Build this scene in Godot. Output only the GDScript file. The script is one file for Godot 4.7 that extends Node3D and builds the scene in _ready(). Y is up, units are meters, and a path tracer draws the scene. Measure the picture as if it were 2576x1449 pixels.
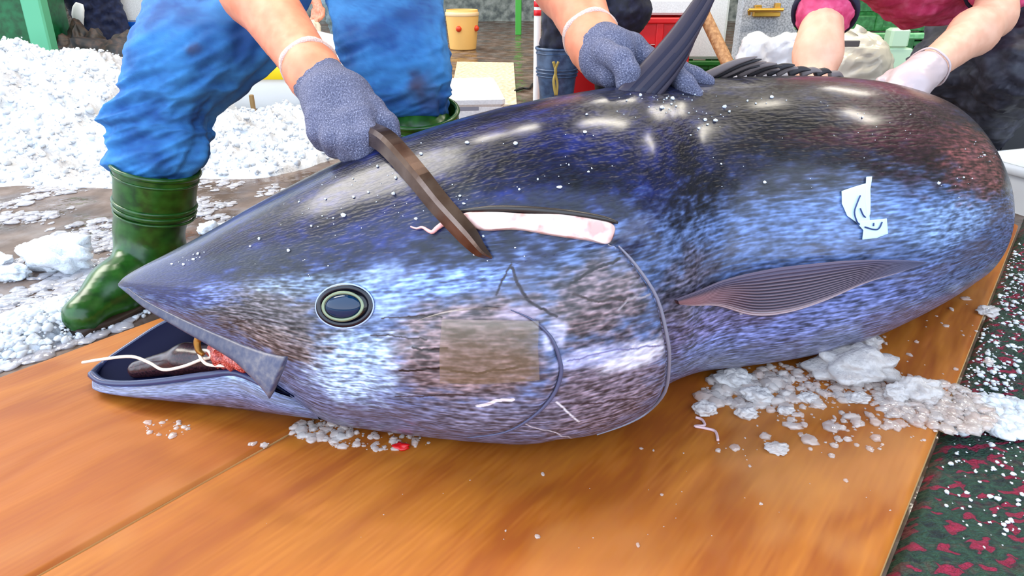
extends Node3D
# A fish market: a worker cuts a giant tuna that lies on a wooden board on the wet floor.

var used := {}
var M := {}
var rng := RandomNumberGenerator.new()

# ---------------------------------------------------------------- scene tree helpers
func numbered(called: String) -> String:
	var k: int = used.get(called, 0)
	used[called] = k + 1
	return called if k == 0 else "%s_%03d" % [called, k]

func thing(called: String, label: String, category: String, at := Vector3.ZERO, group := "") -> Node3D:
	var o := Node3D.new()
	o.name = numbered(called)
	add_child(o, true)
	o.position = at
	o.set_meta("label", label)
	o.set_meta("category", category)
	if group != "":
		o.set_meta("group", group)
	return o

# a part: its mesh is given in world axes, its thing stands at the thing's base
func part(called: String, mesh: Mesh, mat: Material, parent: Node3D, label := "") -> MeshInstance3D:
	var o := MeshInstance3D.new()
	o.name = called
	o.mesh = mesh
	o.material_override = mat
	parent.add_child(o, true)
	if parent.get_parent() == self and not (parent is MeshInstance3D):
		o.position = -parent.position
	if label != "":
		o.set_meta("label", label)
	return o

func solo(called: String, mesh: Mesh, mat: Material, label: String, category: String, group := "", kind := "") -> MeshInstance3D:
	var o := MeshInstance3D.new()
	o.name = numbered(called)
	o.mesh = mesh
	o.material_override = mat
	add_child(o, true)
	if label != "":
		o.set_meta("label", label)
		o.set_meta("category", category)
	if group != "":
		o.set_meta("group", group)
	if kind != "":
		o.set_meta("kind", kind)
	return o

func struct(called: String, mesh: Mesh, mat: Material, label := "", category := "") -> MeshInstance3D:
	return solo(called, mesh, mat, label, category, "", "structure")

# ---------------------------------------------------------------- mesh bag
class Bag:
	var v := PackedVector3Array()
	var n := PackedVector3Array()
	var uv := PackedVector2Array()
	var c := PackedColorArray()
	var idx := PackedInt32Array()
	var twice := false

	# adds a shape; faces are turned so that a closed shape looks outwards, an open one along ref
	func add(pv: PackedVector3Array, pi: PackedInt32Array, puv = null, pc = null, ref = null, flat := false) -> void:
		var sign_ := 0.0
		if ref == null:
			var o := pv[0]
			for t in range(0, pi.size(), 3):
				sign_ += (pv[pi[t]] - o).dot((pv[pi[t + 2]] - o).cross(pv[pi[t + 1]] - o))
		else:
			for t in range(0, pi.size(), 3):
				var a := pv[pi[t]]
				sign_ += (pv[pi[t + 2]] - a).cross(pv[pi[t + 1]] - a).dot(ref)
		var swap := sign_ < 0.0
		var base := v.size()
		if flat:
			for t in range(0, pi.size(), 3):
				var i0 := pi[t]
				var i1 := pi[t + 2] if swap else pi[t + 1]
				var i2 := pi[t + 1] if swap else pi[t + 2]
				var fn := (pv[i2] - pv[i0]).cross(pv[i1] - pv[i0]).normalized()
				for i in [i0, i1, i2]:
					idx.append(v.size())
					v.append(pv[i])
					n.append(fn)
					uv.append(puv[i] if puv != null else Vector2.ZERO)
					c.append(pc[i] if pc != null else Color.WHITE)
			return
		var nn := PackedVector3Array()
		nn.resize(pv.size())
		for t in range(0, pi.size(), 3):
			var i0 := pi[t]
			var i1 := pi[t + 2] if swap else pi[t + 1]
			var i2 := pi[t + 1] if swap else pi[t + 2]
			var fn := (pv[i2] - pv[i0]).cross(pv[i1] - pv[i0])
			nn[i0] += fn
			nn[i1] += fn
			nn[i2] += fn
			idx.append(base + i0)
			idx.append(base + i1)
			idx.append(base + i2)
		v.append_array(pv)
		for i in nn.size():
			nn[i] = nn[i].normalized() if nn[i].length_squared() > 1e-24 else Vector3.UP
		n.append_array(nn)
		if puv != null:
			uv.append_array(puv)
		else:
			var z := PackedVector2Array()
			z.resize(pv.size())
			uv.append_array(z)
		if pc != null:
			c.append_array(pc)
		else:
			var w := PackedColorArray()
			w.resize(pv.size())
			w.fill(Color.WHITE)
			c.append_array(w)

	func mesh() -> ArrayMesh:
		var a := []
		a.resize(Mesh.ARRAY_MAX)
		a[Mesh.ARRAY_VERTEX] = v
		a[Mesh.ARRAY_NORMAL] = n
		a[Mesh.ARRAY_TEX_UV] = uv
		if twice:
			a[Mesh.ARRAY_TEX_UV2] = uv
		a[Mesh.ARRAY_COLOR] = c
		a[Mesh.ARRAY_INDEX] = idx
		var m := ArrayMesh.new()
		m.add_surface_from_arrays(Mesh.PRIMITIVE_TRIANGLES, a)
		return m

# grid of nu x nv points (row-major, nu rows); wrap closes the rows
func grid_idx(nu: int, nv: int, wrap := false) -> PackedInt32Array:
	var r := PackedInt32Array()
	var cols := nv if wrap else nv - 1
	r.resize((nu - 1) * cols * 6)
	var at := 0
	for i in nu - 1:
		for j in cols:
			var a := i * nv + j
			var b := i * nv + (j + 1) % nv
			r[at] = a
			r[at + 1] = b
			r[at + 2] = a + nv
			r[at + 3] = b
			r[at + 4] = b + nv
			r[at + 5] = a + nv
			at += 6
	return r

# closed loft through rings of equal size, ends capped by fans
func loft(bag: Bag, rings: Array, cols = null, cap := true) -> void:
	var pv := PackedVector3Array()
	var pc := PackedColorArray()
	var k: int = rings[0].size()
	for i in rings.size():
		for p in rings[i]:
			pv.append(p)
			pc.append(cols[i] if cols != null else Color.WHITE)
	var ids := grid_idx(rings.size(), k, true)
	if cap:
		for e in [0, rings.size() - 1]:
			var ctr := Vector3.ZERO
			for p in rings[e]:
				ctr += p
			pv.append(ctr / k)
			pc.append(pc[e * k])
			var m := pv.size() - 1
			for j in k:
				var a: int = e * k + j
				var b: int = e * k + (j + 1) % k
				ids.append_array(PackedInt32Array([m, b, a] if e == 0 else [m, a, b]))
	bag.add(pv, ids, null, pc)

func ring(ctr: Vector3, x: Vector3, y: Vector3, k: int, pw := 1.0) -> PackedVector3Array:
	var r := PackedVector3Array()
	for j in k:
		var a := TAU * j / k
		var cs := cos(a)
		var sn := sin(a)
		r.append(ctr + x * signf(cs) * pow(absf(cs), pw) + y * signf(sn) * pow(absf(sn), pw))
	return r

func spline(pts: Array, per := 6) -> PackedVector3Array:
	var r := PackedVector3Array()
	var m := pts.size()
	for i in m - 1:
		for s in per:
			r.append((pts[i] as Vector3).cubic_interpolate(pts[i + 1], pts[maxi(i - 1, 0)], pts[mini(i + 2, m - 1)], s / float(per)))
	r.append(pts[m - 1])
	return r

# tube along a path; radius is a number or a list (one per point of the path); squash flattens along an axis
func tube(bag: Bag, path, radius, k := 8, flat_axis := Vector3.ZERO, squash := 1.0, col := Color.WHITE) -> void:
	var rings := []
	var up := Vector3.ZERO
	var m: int = path.size()
	for i in m:
		var d: Vector3 = (path[mini(i + 1, m - 1)] - path[maxi(i - 1, 0)]).normalized()
		if up == Vector3.ZERO:
			up = flat_axis if flat_axis != Vector3.ZERO else (Vector3.UP if absf(d.y) < 0.9 else Vector3.RIGHT)
		if flat_axis != Vector3.ZERO:
			up = flat_axis
		var side := d.cross(up).normalized()
		up = side.cross(d).normalized()
		var r: float = radius if radius is float else radius[mini(int(round(i * (radius.size() - 1) / float(m - 1))), radius.size() - 1)]
		if not (radius is float):
			var f: float = i * (radius.size() - 1) / float(m - 1)
			var i0 := mini(int(f), radius.size() - 2)
			r = lerpf(radius[i0], radius[i0 + 1], f - i0)
		rings.append(ring(path[i], side * r, up * r * squash, k))
	var cols := []
	for i in m:
		cols.append(col)
	loft(bag, rings, cols)

# box with chamfered edges, flat shaded; b turns it
func box(bag: Bag, ctr: Vector3, size: Vector3, b := Basis.IDENTITY, ch := 0.004, taper := 1.0, col := Color.WHITE) -> void:
	var h := size * 0.5
	ch = minf(ch, minf(h.x, minf(h.y, h.z)) * 0.8)
	var rings := []
	for q in [[-h.y, ch], [-h.y + ch, 0.0], [h.y - ch, 0.0], [h.y, ch]]:
		var f := lerpf(1.0, taper, (q[0] + h.y) / size.y)
		var hx: float = h.x * f - q[1]
		var hz: float = h.z * f - q[1]
		var r := PackedVector3Array()
		for p in [Vector2(hx - ch, hz), Vector2(hx, hz - ch), Vector2(hx, -hz + ch), Vector2(hx - ch, -hz), Vector2(-hx + ch, -hz), Vector2(-hx, -hz + ch), Vector2(-hx, hz - ch), Vector2(-hx + ch, hz)]:
			r.append(ctr + b * Vector3(p.x, q[0], p.y))
		rings.append(r)
	var pv := PackedVector3Array()
	for r in rings:
		pv.append_array(r)
	var ids := grid_idx(4, 8, true)
	for j in range(1, 7):
		ids.append_array(PackedInt32Array([0, j + 1, j, 24, 24 + j, 24 + j + 1]))
	var pc := PackedColorArray()
	pc.resize(pv.size())
	pc.fill(col)
	bag.add(pv, ids, null, pc, null, true)

# turned shape about the y axis at ctr: profile of (radius, height)
func lathe(bag: Bag, ctr: Vector3, prof: Array, k := 28, b := Basis.IDENTITY, flat := false) -> void:
	var pv := PackedVector3Array()
	for q in prof:
		for j in k:
			var a := TAU * j / k
			pv.append(ctr + b * Vector3(cos(a) * q.x, q.y, sin(a) * q.x))
	bag.add(pv, grid_idx(prof.size(), k, true), null, null, null, flat)

func blob(bag: Bag, ctr: Vector3, r: Vector3, rough: float, sd: int, seg := 10, col := Color.WHITE, b := Basis.IDENTITY) -> void:
	var nz := FastNoiseLite.new()
	nz.seed = sd
	nz.frequency = 1.1
	nz.fractal_octaves = 3
	var pv := PackedVector3Array()
	var nv := seg * 2
	for i in seg + 1:
		var th := PI * i / seg
		for j in nv:
			var ph := TAU * j / nv
			var d := Vector3(sin(th) * cos(ph), cos(th), sin(th) * sin(ph))
			var k := 1.0 + rough * nz.get_noise_3d(d.x, d.y, d.z)
			pv.append(ctr + b * (d * r * k))
	var pc := PackedColorArray()
	pc.resize(pv.size())
	pc.fill(col)
	bag.add(pv, grid_idx(seg + 1, nv, true), null, pc)

# ---------------------------------------------------------------- smooth bodies from bones (surface nets)
# bone: [a, b, ra, rb] or [a, b, ra, rb, axis, squash]
func body(bag: Bag, bones: Array, cell: float, k: float, col := Color.WHITE, wrinkle := 0.0, sd := 1) -> void:
	var lo := Vector3.ONE * 1e9
	var hi := -lo
	for q in bones:
		var m := maxf(q[2], q[3]) + cell * 3.0
		lo = lo.min(q[0] - Vector3.ONE * m).min(q[1] - Vector3.ONE * m)
		hi = hi.max(q[0] + Vector3.ONE * m).max(q[1] + Vector3.ONE * m)
	var nx := int((hi.x - lo.x) / cell) + 2
	var ny := int((hi.y - lo.y) / cell) + 2
	var nz := int((hi.z - lo.z) / cell) + 2
	var f := PackedFloat32Array()
	f.resize(nx * ny * nz)
	f.fill(1.0)
	for q in bones:
		var a: Vector3 = q[0]
		var ab: Vector3 = q[1] - a
		var l2 := maxf(ab.length_squared(), 1e-10)
		var ra: float = q[2]
		var rb: float = q[3]
		var ax: Vector3 = q[4] if q.size() > 4 else Vector3.ZERO
		var sq: float = q[5] if q.size() > 4 else 1.0
		var m := maxf(ra, rb) + k + cell * 2.0
		var b0: Vector3 = ((a.min(q[1]) - Vector3.ONE * m - lo) / cell).max(Vector3.ZERO)
		var b1: Vector3 = (a.max(q[1]) + Vector3.ONE * m - lo) / cell
		for z in range(int(b0.z), mini(int(b1.z) + 1, nz)):
			for y in range(int(b0.y), mini(int(b1.y) + 1, ny)):
				var p := lo + Vector3(int(b0.x), y, z) * cell - a
				var at := (z * ny + y) * nx
				for x in range(int(b0.x), mini(int(b1.x) + 1, nx)):
					var t := clampf(p.dot(ab) / l2, 0.0, 1.0)
					var e := p - ab * t
					var d: float
					if sq != 1.0:
						e += ax * (e.dot(ax) * (1.0 / sq - 1.0))
						d = (e.length() - (ra + (rb - ra) * t)) * sq
					else:
						d = e.length() - (ra + (rb - ra) * t)
					var o := f[at + x]
					var g := k - absf(o - d)
					f[at + x] = minf(o, d) - (g * g / (4.0 * k) if g > 0.0 else 0.0)
					p.x += cell
	var cells := PackedInt32Array()
	cells.resize(nx * ny * nz)
	cells.fill(-1)
	var pv := PackedVector3Array()
	var offs := [0, 1, nx, nx + 1, nx * ny, nx * ny + 1, nx * ny + nx, nx * ny + nx + 1]
	var edges := [[0, 1], [2, 3], [4, 5], [6, 7], [0, 2], [1, 3], [4, 6], [5, 7], [0, 4], [1, 5], [2, 6], [3, 7]]
	for z in nz - 1:
		for y in ny - 1:
			var at := (z * ny + y) * nx
			for x in nx - 1:
				var i := at + x
				if f[i] > cell * 3.0 or f[i] < -cell * 3.0:
					continue
				var mask := 0
				for k2 in 8:
					if f[i + offs[k2]] < 0.0:
						mask |= 1 << k2
				if mask == 0 or mask == 255:
					continue
				var sum := Vector3.ZERO
				var cnt := 0
				for e in edges:
					var e0: int = e[0]
					var e1: int = e[1]
					if ((mask >> e0) & 1) != ((mask >> e1) & 1):
						var d0 := f[i + offs[e0]]
						var t := d0 / (d0 - f[i + offs[e1]])
						var p0 := Vector3(e0 & 1, (e0 >> 1) & 1, e0 >> 2)
						sum += p0.lerp(Vector3(e1 & 1, (e1 >> 1) & 1, e1 >> 2), t)
						cnt += 1
				cells[i] = pv.size()
				pv.append(lo + (Vector3(x, y, z) + sum / cnt) * cell)
	var ids := PackedInt32Array()
	var step := [1, nx, nx * ny]
	for z in range(1, nz - 1):
		for y in range(1, ny - 1):
			var at := (z * ny + y) * nx
			for x in range(1, nx - 1):
				var i := at + x
				if absf(f[i]) > cell * 2.0:
					continue
				var s := f[i] < 0.0
				for ax2 in 3:
					if s == (f[i + step[ax2]] < 0.0):
						continue
					var u: int = step[(ax2 + 1) % 3]
					var w: int = step[(ax2 + 2) % 3]
					var q0 := cells[i]
					var q1 := cells[i - u]
					var q2 := cells[i - u - w]
					var q3 := cells[i - w]
					if q0 < 0 or q1 < 0 or q2 < 0 or q3 < 0:
						continue
					if s:
						ids.append_array(PackedInt32Array([q0, q1, q2, q0, q2, q3]))
					else:
						ids.append_array(PackedInt32Array([q0, q2, q1, q0, q3, q2]))
	if wrinkle != 0.0:
		var nn := FastNoiseLite.new()
		nn.seed = sd
		nn.frequency = 9.0
		nn.fractal_octaves = 3
		nn.fractal_type = FastNoiseLite.FRACTAL_RIDGED
		var nrm := PackedVector3Array()
		nrm.resize(pv.size())
		for t in range(0, ids.size(), 3):
			var fn := (pv[ids[t + 2]] - pv[ids[t]]).cross(pv[ids[t + 1]] - pv[ids[t]])
			nrm[ids[t]] += fn
			nrm[ids[t + 1]] += fn
			nrm[ids[t + 2]] += fn
		for i in pv.size():
			var p := pv[i]
			pv[i] = p + nrm[i].normalized() * wrinkle * nn.get_noise_3d(p.x * 0.8, p.y * 1.5, p.z * 0.8)
	var pc := PackedColorArray()
	pc.resize(pv.size())
	pc.fill(col)
	bag.add(pv, ids, null, pc)

# ---------------------------------------------------------------- materials
func mat(col: Color, rough := 0.6, metal := 0.0, spec := 0.5) -> StandardMaterial3D:
	var m := StandardMaterial3D.new()
	m.albedo_color = col
	m.roughness = rough
	m.metallic = metal
	m.metallic_specular = spec
	return m

func noise_tex(cols: Array, offs: Array, freq: float, oct := 4, size := 512, sd := 1, type := FastNoiseLite.TYPE_SIMPLEX_SMOOTH) -> NoiseTexture2D:
	var n := FastNoiseLite.new()
	n.noise_type = type
	n.frequency = freq
	n.fractal_octaves = oct
	n.seed = sd
	var g := Gradient.new()
	g.offsets = PackedFloat32Array(offs)
	g.colors = PackedColorArray(cols)
	var t := NoiseTexture2D.new()
	t.width = size
	t.height = size
	t.seamless = true
	t.noise = n
	t.color_ramp = g
	return t

func bump_tex(freq: float, strength := 6.0, oct := 4, size := 512, sd := 1, type := FastNoiseLite.TYPE_SIMPLEX_SMOOTH) -> NoiseTexture2D:
	var n := FastNoiseLite.new()
	n.noise_type = type
	n.frequency = freq
	n.fractal_octaves = oct
	n.seed = sd
	var t := NoiseTexture2D.new()
	t.width = size
	t.height = size
	t.seamless = true
	t.as_normal_map = true
	t.bump_strength = strength
	t.noise = n
	return t

# colour noise laid on from three sides; scale = repeats per metre
func tri(cols: Array, offs: Array, freq: float, scale: float, rough: float, normal: Texture2D = null, nscale := 0.5, sd := 1, oct := 4) -> StandardMaterial3D:
	var m := mat(Color.WHITE, rough)
	m.albedo_texture = noise_tex(cols, offs, freq, oct, 512, sd)
	m.uv1_triplanar = true
	m.uv1_scale = Vector3.ONE * scale
	if normal:
		m.normal_enabled = true
		m.normal_texture = normal
		m.normal_scale = nscale
	return m

func _ready() -> void:
	rng.seed = 7
	# camera, sky, exposure
	var cam := Camera3D.new()
	cam.name = "camera"
	cam.position = Vector3(0, 0.65, 0)
	cam.rotation_degrees = Vector3(-25, 0, 0)
	cam.fov = 45.0
	cam.near = 0.02
	cam.current = true
	add_child(cam)
	var env := Environment.new()
	env.background_mode = Environment.BG_SKY
	var sm := ProceduralSkyMaterial.new()
	sm.sky_top_color = Color(0.80, 0.88, 0.98)
	sm.sky_horizon_color = Color(0.95, 0.97, 1.0)
	sm.ground_horizon_color = Color(0.75, 0.76, 0.78)
	sm.ground_bottom_color = Color(0.35, 0.35, 0.36)
	sm.sky_energy_multiplier = 1.8
	var sky := Sky.new()
	sky.sky_material = sm
	env.sky = sky
	env.tonemap_mode = Environment.TONE_MAPPER_LINEAR
	env.tonemap_exposure = 1.0
	env.sdfgi_enabled = true
	env.ssao_enabled = true
	env.ssil_enabled = true
	var we := WorldEnvironment.new()
	we.name = "environment"
	we.environment = env
	add_child(we)
	var sun := DirectionalLight3D.new()
	sun.name = "daylight"
	sun.light_energy = 0.9
	sun.light_color = Color(1.0, 0.98, 0.94)
	sun.light_angular_distance = 28.0
	sun.shadow_enabled = true
	add_child(sun)
	sun.look_at_from_position(Vector3(-2.6, 3.0, -1.2), Vector3.ZERO)
	make_materials()
	hall()
	board()
	fish()
	ice_heap()
	slush()
	cutter()
	knife_and_tags()
	background()
	helper_person()
	far_people()
	chunks()
	right_side()

func make_materials() -> void:
	M.concrete = tri([Color(0.27, 0.20, 0.155), Color(0.34, 0.265, 0.215), Color(0.41, 0.34, 0.30), Color(0.50, 0.45, 0.42)], [0.0, 0.4, 0.65, 1.0], 0.02, 0.7, 0.25, bump_tex(0.02, 3.0, 5, 512, 4), 0.5, 3, 5)
	M.concrete.roughness_texture = noise_tex([Color(0.15, 0.15, 0.15), Color(0.7, 0.7, 0.7)], [0.35, 0.7], 0.01, 4, 512, 12)
	M.concrete.roughness = 0.8
	M.wall = tri([Color(0.30, 0.32, 0.31), Color(0.44, 0.46, 0.43), Color(0.56, 0.57, 0.54)], [0.2, 0.5, 0.85], 0.02, 0.8, 0.8, bump_tex(0.05, 3.0, 5, 512, 5), 0.5, 8, 6)
	M.grey_wall = tri([Color(0.55, 0.56, 0.58), Color(0.70, 0.71, 0.73), Color(0.80, 0.80, 0.82)], [0.2, 0.5, 0.85], 0.05, 2.5, 0.7, null, 0.5, 9, 5)
	M.roof = mat(Color(0.25, 0.25, 0.26), 0.8)
	M.steel = mat(Color(0.62, 0.62, 0.63), 0.28, 1.0)
	M.white = mat(Color(0.93, 0.93, 0.92), 0.45)
	M.foam = tri([Color(0.90, 0.90, 0.89), Color(0.96, 0.96, 0.95)], [0.2, 0.8], 0.06, 3.0, 0.7, bump_tex(0.12, 3.0, 2), 0.3, 5)
	M.ice = mat(Color(0.93, 0.95, 0.97), 0.22)
	M.ice.normal_enabled = true
	M.ice.normal_texture = bump_tex(0.03, 8.0, 4, 512, 31)
	M.ice.uv1_triplanar = true
	M.ice.uv1_scale = Vector3.ONE * 7.0
	M.ice.backlight_enabled = true
	M.ice.backlight = Color(0.5, 0.52, 0.55)
	M.ice.vertex_color_use_as_albedo = true
	M.melt = mat(Color(0.92, 0.88, 0.85, 0.42), 0.1)
	M.melt.transparency = BaseMaterial3D.TRANSPARENCY_ALPHA
	M.melt.vertex_color_use_as_albedo = true
	M.slush = mat(Color(0.90, 0.90, 0.93, 0.46), 0.12)
	M.slush.transparency = BaseMaterial3D.TRANSPARENCY_ALPHA
	M.slush.vertex_color_use_as_albedo = true
	M.clear_ice = M.ice.duplicate()
	M.clear_ice.albedo_color = Color(0.90, 0.87, 0.85, 0.58)
	M.clear_ice.transparency = BaseMaterial3D.TRANSPARENCY_ALPHA
	M.clear_ice.roughness = 0.15
	M.blade = tri([Color(0.36, 0.28, 0.24), Color(0.48, 0.41, 0.37)], [0.3, 0.7], 0.012, 4.0, 0.24)
	M.blade.metallic = 0.85
	M.wood = mat(Color.WHITE, 0.55, 0.0, 0.4)
	M.wood.vertex_color_use_as_albedo = true

func hall() -> void:
	var b := Bag.new()
	box(b, Vector3(-0.5, -0.1, -4.0), Vector3(14, 0.2, 12), Basis.IDENTITY, 0.01)
	struct("floor", b.mesh(), M.concrete)
	b = Bag.new()
	box(b, Vector3(2.3, 3.95, -4.7), Vector3(8.4, 0.2, 10.6), Basis.IDENTITY, 0.01)
	struct("ceiling", b.mesh(), M.roof)
	b = Bag.new()
	box(b, Vector3(-0.5, 1.9, -9.4), Vector3(14, 3.9, 0.2), Basis.IDENTITY, 0.01)
	struct("wall_back", b.mesh(), M.wall)
	b = Bag.new()
	box(b, Vector3(6.4, 1.9, -4.7), Vector3(0.2, 3.9, 10.6), Basis.IDENTITY, 0.01)
	struct("wall_right", b.mesh(), M.wall)
	var glow := mat(Color(1, 1, 1), 0.5)
	glow.emission_enabled = true
	glow.emission = Color(1.0, 0.97, 0.9)
	glow.emission_energy_multiplier = 2.5
	var k := 0
	for x in [-0.9, 1.6, 4.1]:
		for z in [-2.6, -5.4]:
			var l := thing("ceiling_light", "long ceiling light panel, %s of its row, in the %s row" % [["leftmost", "middle", "rightmost"][k / 2], ["nearer", "farther"][k % 2]], "light", Vector3(x, 3.84, z), "ceiling lights")
			k += 1
			b = Bag.new()
			box(b, Vector3(x, 3.81, z), Vector3(1.36, 0.06, 0.36), Basis.IDENTITY, 0.01)
			part("housing", b.mesh(), M.white, l)
			b = Bag.new()
			box(b, Vector3(x, 3.772, z), Vector3(1.26, 0.02, 0.28), Basis.IDENTITY, 0.004)
			part("diffuser", b.mesh(), glow, l)
			var a := AreaLight3D.new()
			a.name = "lamp_light"
			a.area_size = Vector2(1.26, 0.28)
			a.light_energy = 6.5
			a.light_color = Color(1.0, 0.97, 0.91)
			a.area_range = 20.0
			a.shadow_enabled = true
			l.add_child(a, true)
			a.position = Vector3(0, -0.1, 0)
			a.rotation_degrees = Vector3(-90, 0, 0)

# ---------------------------------------------------------------- the board
# planks run away to the right; along = their direction, across = to the right
func plank_mesh(o: Vector3, along: Vector3, across: Vector3, w: float, l0: float, l1: float, sd: int) -> ArrayMesh:
	var bag := Bag.new()
	var nz := FastNoiseLite.new()
	nz.seed = sd
	nz.frequency = 1.0
	nz.fractal_octaves = 4
	var fine := FastNoiseLite.new()
	fine.seed = sd + 5
	fine.frequency = 1.0
	fine.fractal_octaves = 3
	var nu := 420
	var nv := 200
	var pv := PackedVector3Array()
	var pc := PackedColorArray()
	for i in nu + 1:
		var s := lerpf(l0, l1, i / float(nu))
		for j in nv + 1:
			var q := w * j / nv
			var e := minf(q, w - q)
			var drop := 0.0 if e > 0.006 else 0.004 * (1.0 - e / 0.006)
			# growth rings: bands along the plank, warped, with cathedral figure near the middle
			var warp := nz.get_noise_2d(s * 0.9, q * 2.0) * 0.16 + nz.get_noise_2d(s * 2.5, q * 7.0) * 0.03
			var g := sin((q + warp) * 95.0) * 0.5 + 0.5
			var g2 := sin((q + warp * 1.3) * 33.0 + 1.0) * 0.5 + 0.5
			var fb := fine.get_noise_2d(s * 9.0, q * 160.0)
			var tone := 0.30 * g + 0.45 * g2 + 0.35 * fb
			var worn := smoothstep(0.15, 0.55, nz.get_noise_2d(s * 2.1 + 40.0, q * 2.6 + 9.0))
			var wet := smoothstep(0.0, 0.5, nz.get_noise_2d(s * 1.3 - 20.0, q * 1.7))
			var c := Color(0.258, 0.060, 0.0045).lerp(Color(0.430, 0.140, 0.0150), clampf(tone, 0.0, 1.0))
			c = c.lerp(Color(0.447, 0.192, 0.0562), worn * 0.5)
			c = c.lerp(Color(0.327, 0.080, 0.0060), wet * 0.5)
			pc.append(c)
			pv.append(o + along * s + across * q + Vector3(0, 0.04 - drop + 0.0006 * g, 0))
	bag.add(pv, grid_idx(nu + 1, nv + 1), null, pc, Vector3.UP)
	# sides and ends
	var low := []
	for q in [[l0, 0.0], [l1, 0.0], [l1, w], [l0, w]]:
		low.append(o + along * q[0] + across * q[1])
	for e in 4:
		var a: Vector3 = low[e]
		var d: Vector3 = low[(e + 1) % 4]
		var h := Vector3(0, 0.0362, 0)
		var sp := PackedVector3Array([a, d, d + h, a + h])
		var sc := PackedColorArray()
		sc.resize(4)
		sc.fill(Color(0.62, 0.36, 0.14))
		bag.add(sp, PackedInt32Array([0, 1, 2, 0, 2, 3]), null, sc, (a + d) * 0.5 - (low[0] + low[2]) * 0.5, true)
	return bag.mesh()

func board() -> void:
	var left := Vector3(-0.8367, 0.04, -0.9692)
	var right := Vector3(0.7498, 0.04, -0.9939)
	var seam := Vector3(-0.3357, 0.04, -0.7988)
	left.y = 0.0
	right.y = 0.0
	seam.y = 0.0
	var along := Vector3(cos(deg_to_rad(51.5)), 0, -sin(deg_to_rad(51.5)))
	var across := Vector3(along.z * -1.0, 0, along.x)
	var t := thing("cutting_board", "large orange-brown varnished wooden board lying under the tuna", "board", left)
	var w1 := (seam - left).dot(across)
	var w2 := (right - left).dot(across)
	part("plank", plank_mesh(left, along, across, w1 - 0.002, -1.5, 1.9, 3), M.wood, t)
	var o2 := left + across * (w1 + 0.002)
	part("plank", plank_mesh(o2, along, across, w2 - w1 - 0.002, -1.5, 1.9, 21), M.wood, t)

# ---------------------------------------------------------------- the tuna
var FT := [Vector3(-0.6172, 0.1957, -0.9926), Vector3(-0.5985, 0.2102, -0.9907), Vector3(-0.5615, 0.2305, -0.9875), Vector3(-0.5129, 0.2547, -0.9829), Vector3(-0.4478, 0.2883, -0.9789), Vector3(-0.3808, 0.3245, -0.9824), Vector3(-0.3147, 0.3584, -0.9825), Vector3(-0.2532, 0.3883, -0.9811), Vector3(-0.1937, 0.413, -0.9793), Vector3(-0.1272, 0.4356, -0.9765), Vector3(-0.0541, 0.458, -0.9751), Vector3(0.0176, 0.4738, -0.9805), Vector3(0.0856, 0.481, -1.008), Vector3(0.1407, 0.4829, -1.0439), Vector3(0.1823, 0.4803, -1.0859), Vector3(0.2273, 0.4769, -1.1312), Vector3(0.3071, 0.4748, -1.1739), Vector3(0.3919, 0.4754, -1.196), Vector3(0.4812, 0.4723, -1.2215), Vector3(0.5827, 0.4614, -1.2637), Vector3(0.6752, 0.4426, -1.3136), Vector3(0.7712, 0.4125, -1.3717), Vector3(0.8407, 0.3734, -1.4163), Vector3(0.9039, 0.3242, -1.4573), Vector3(0.9373, 0.3064, -1.5591), Vector3(0.998, 0.2595, -1.6714), Vector3(1.0589, 0.2057, -1.7875), Vector3(1.1122, 0.1686, -1.9218), Vector3(1.1431, 0.1495, -2.0607), Vector3(1.1488, 0.1297, -2.0754)]
var FB := [Vector3(-0.6149, 0.1889, -0.9897), Vector3(-0.5848, 0.1761, -0.9759), Vector3(-0.5428, 0.1602, -0.958), Vector3(-0.4901, 0.1413, -0.9363), Vector3(-0.4297, 0.1174, -0.9099), Vector3(-0.3723, 0.0961, -0.8857), Vector3(-0.3208, 0.0695, -0.8591), Vector3(-0.2618, 0.0482, -0.8346), Vector3(-0.196, 0.0445, -0.8206), Vector3(-0.1168, 0.0458, -0.8021), Vector3(-0.0433, 0.0463, -0.7905), Vector3(0.0233, 0.0468, -0.7873), Vector3(0.0859, 0.047, -0.8097), Vector3(0.1411, 0.047, -0.844), Vector3(0.1858, 0.047, -0.8871), Vector3(0.2309, 0.0472, -0.9332), Vector3(0.2928, 0.0476, -0.9692), Vector3(0.376, 0.0477, -0.9876), Vector3(0.4708, 0.0476, -1.0133), Vector3(0.578, 0.0473, -1.0598), Vector3(0.6775, 0.0471, -1.1219), Vector3(0.7782, 0.0465, -1.1938), Vector3(0.8719, 0.0453, -1.2674), Vector3(0.9522, 0.0438, -1.3407), Vector3(1.0127, 0.0376, -1.4809), Vector3(1.072, 0.0245, -1.6286), Vector3(1.1111, 0.0383, -1.7725), Vector3(1.1378, 0.0474, -1.9182), Vector3(1.1569, 0.0505, -2.0593), Vector3(1.1572, 0.0703, -2.0746)]
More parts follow.
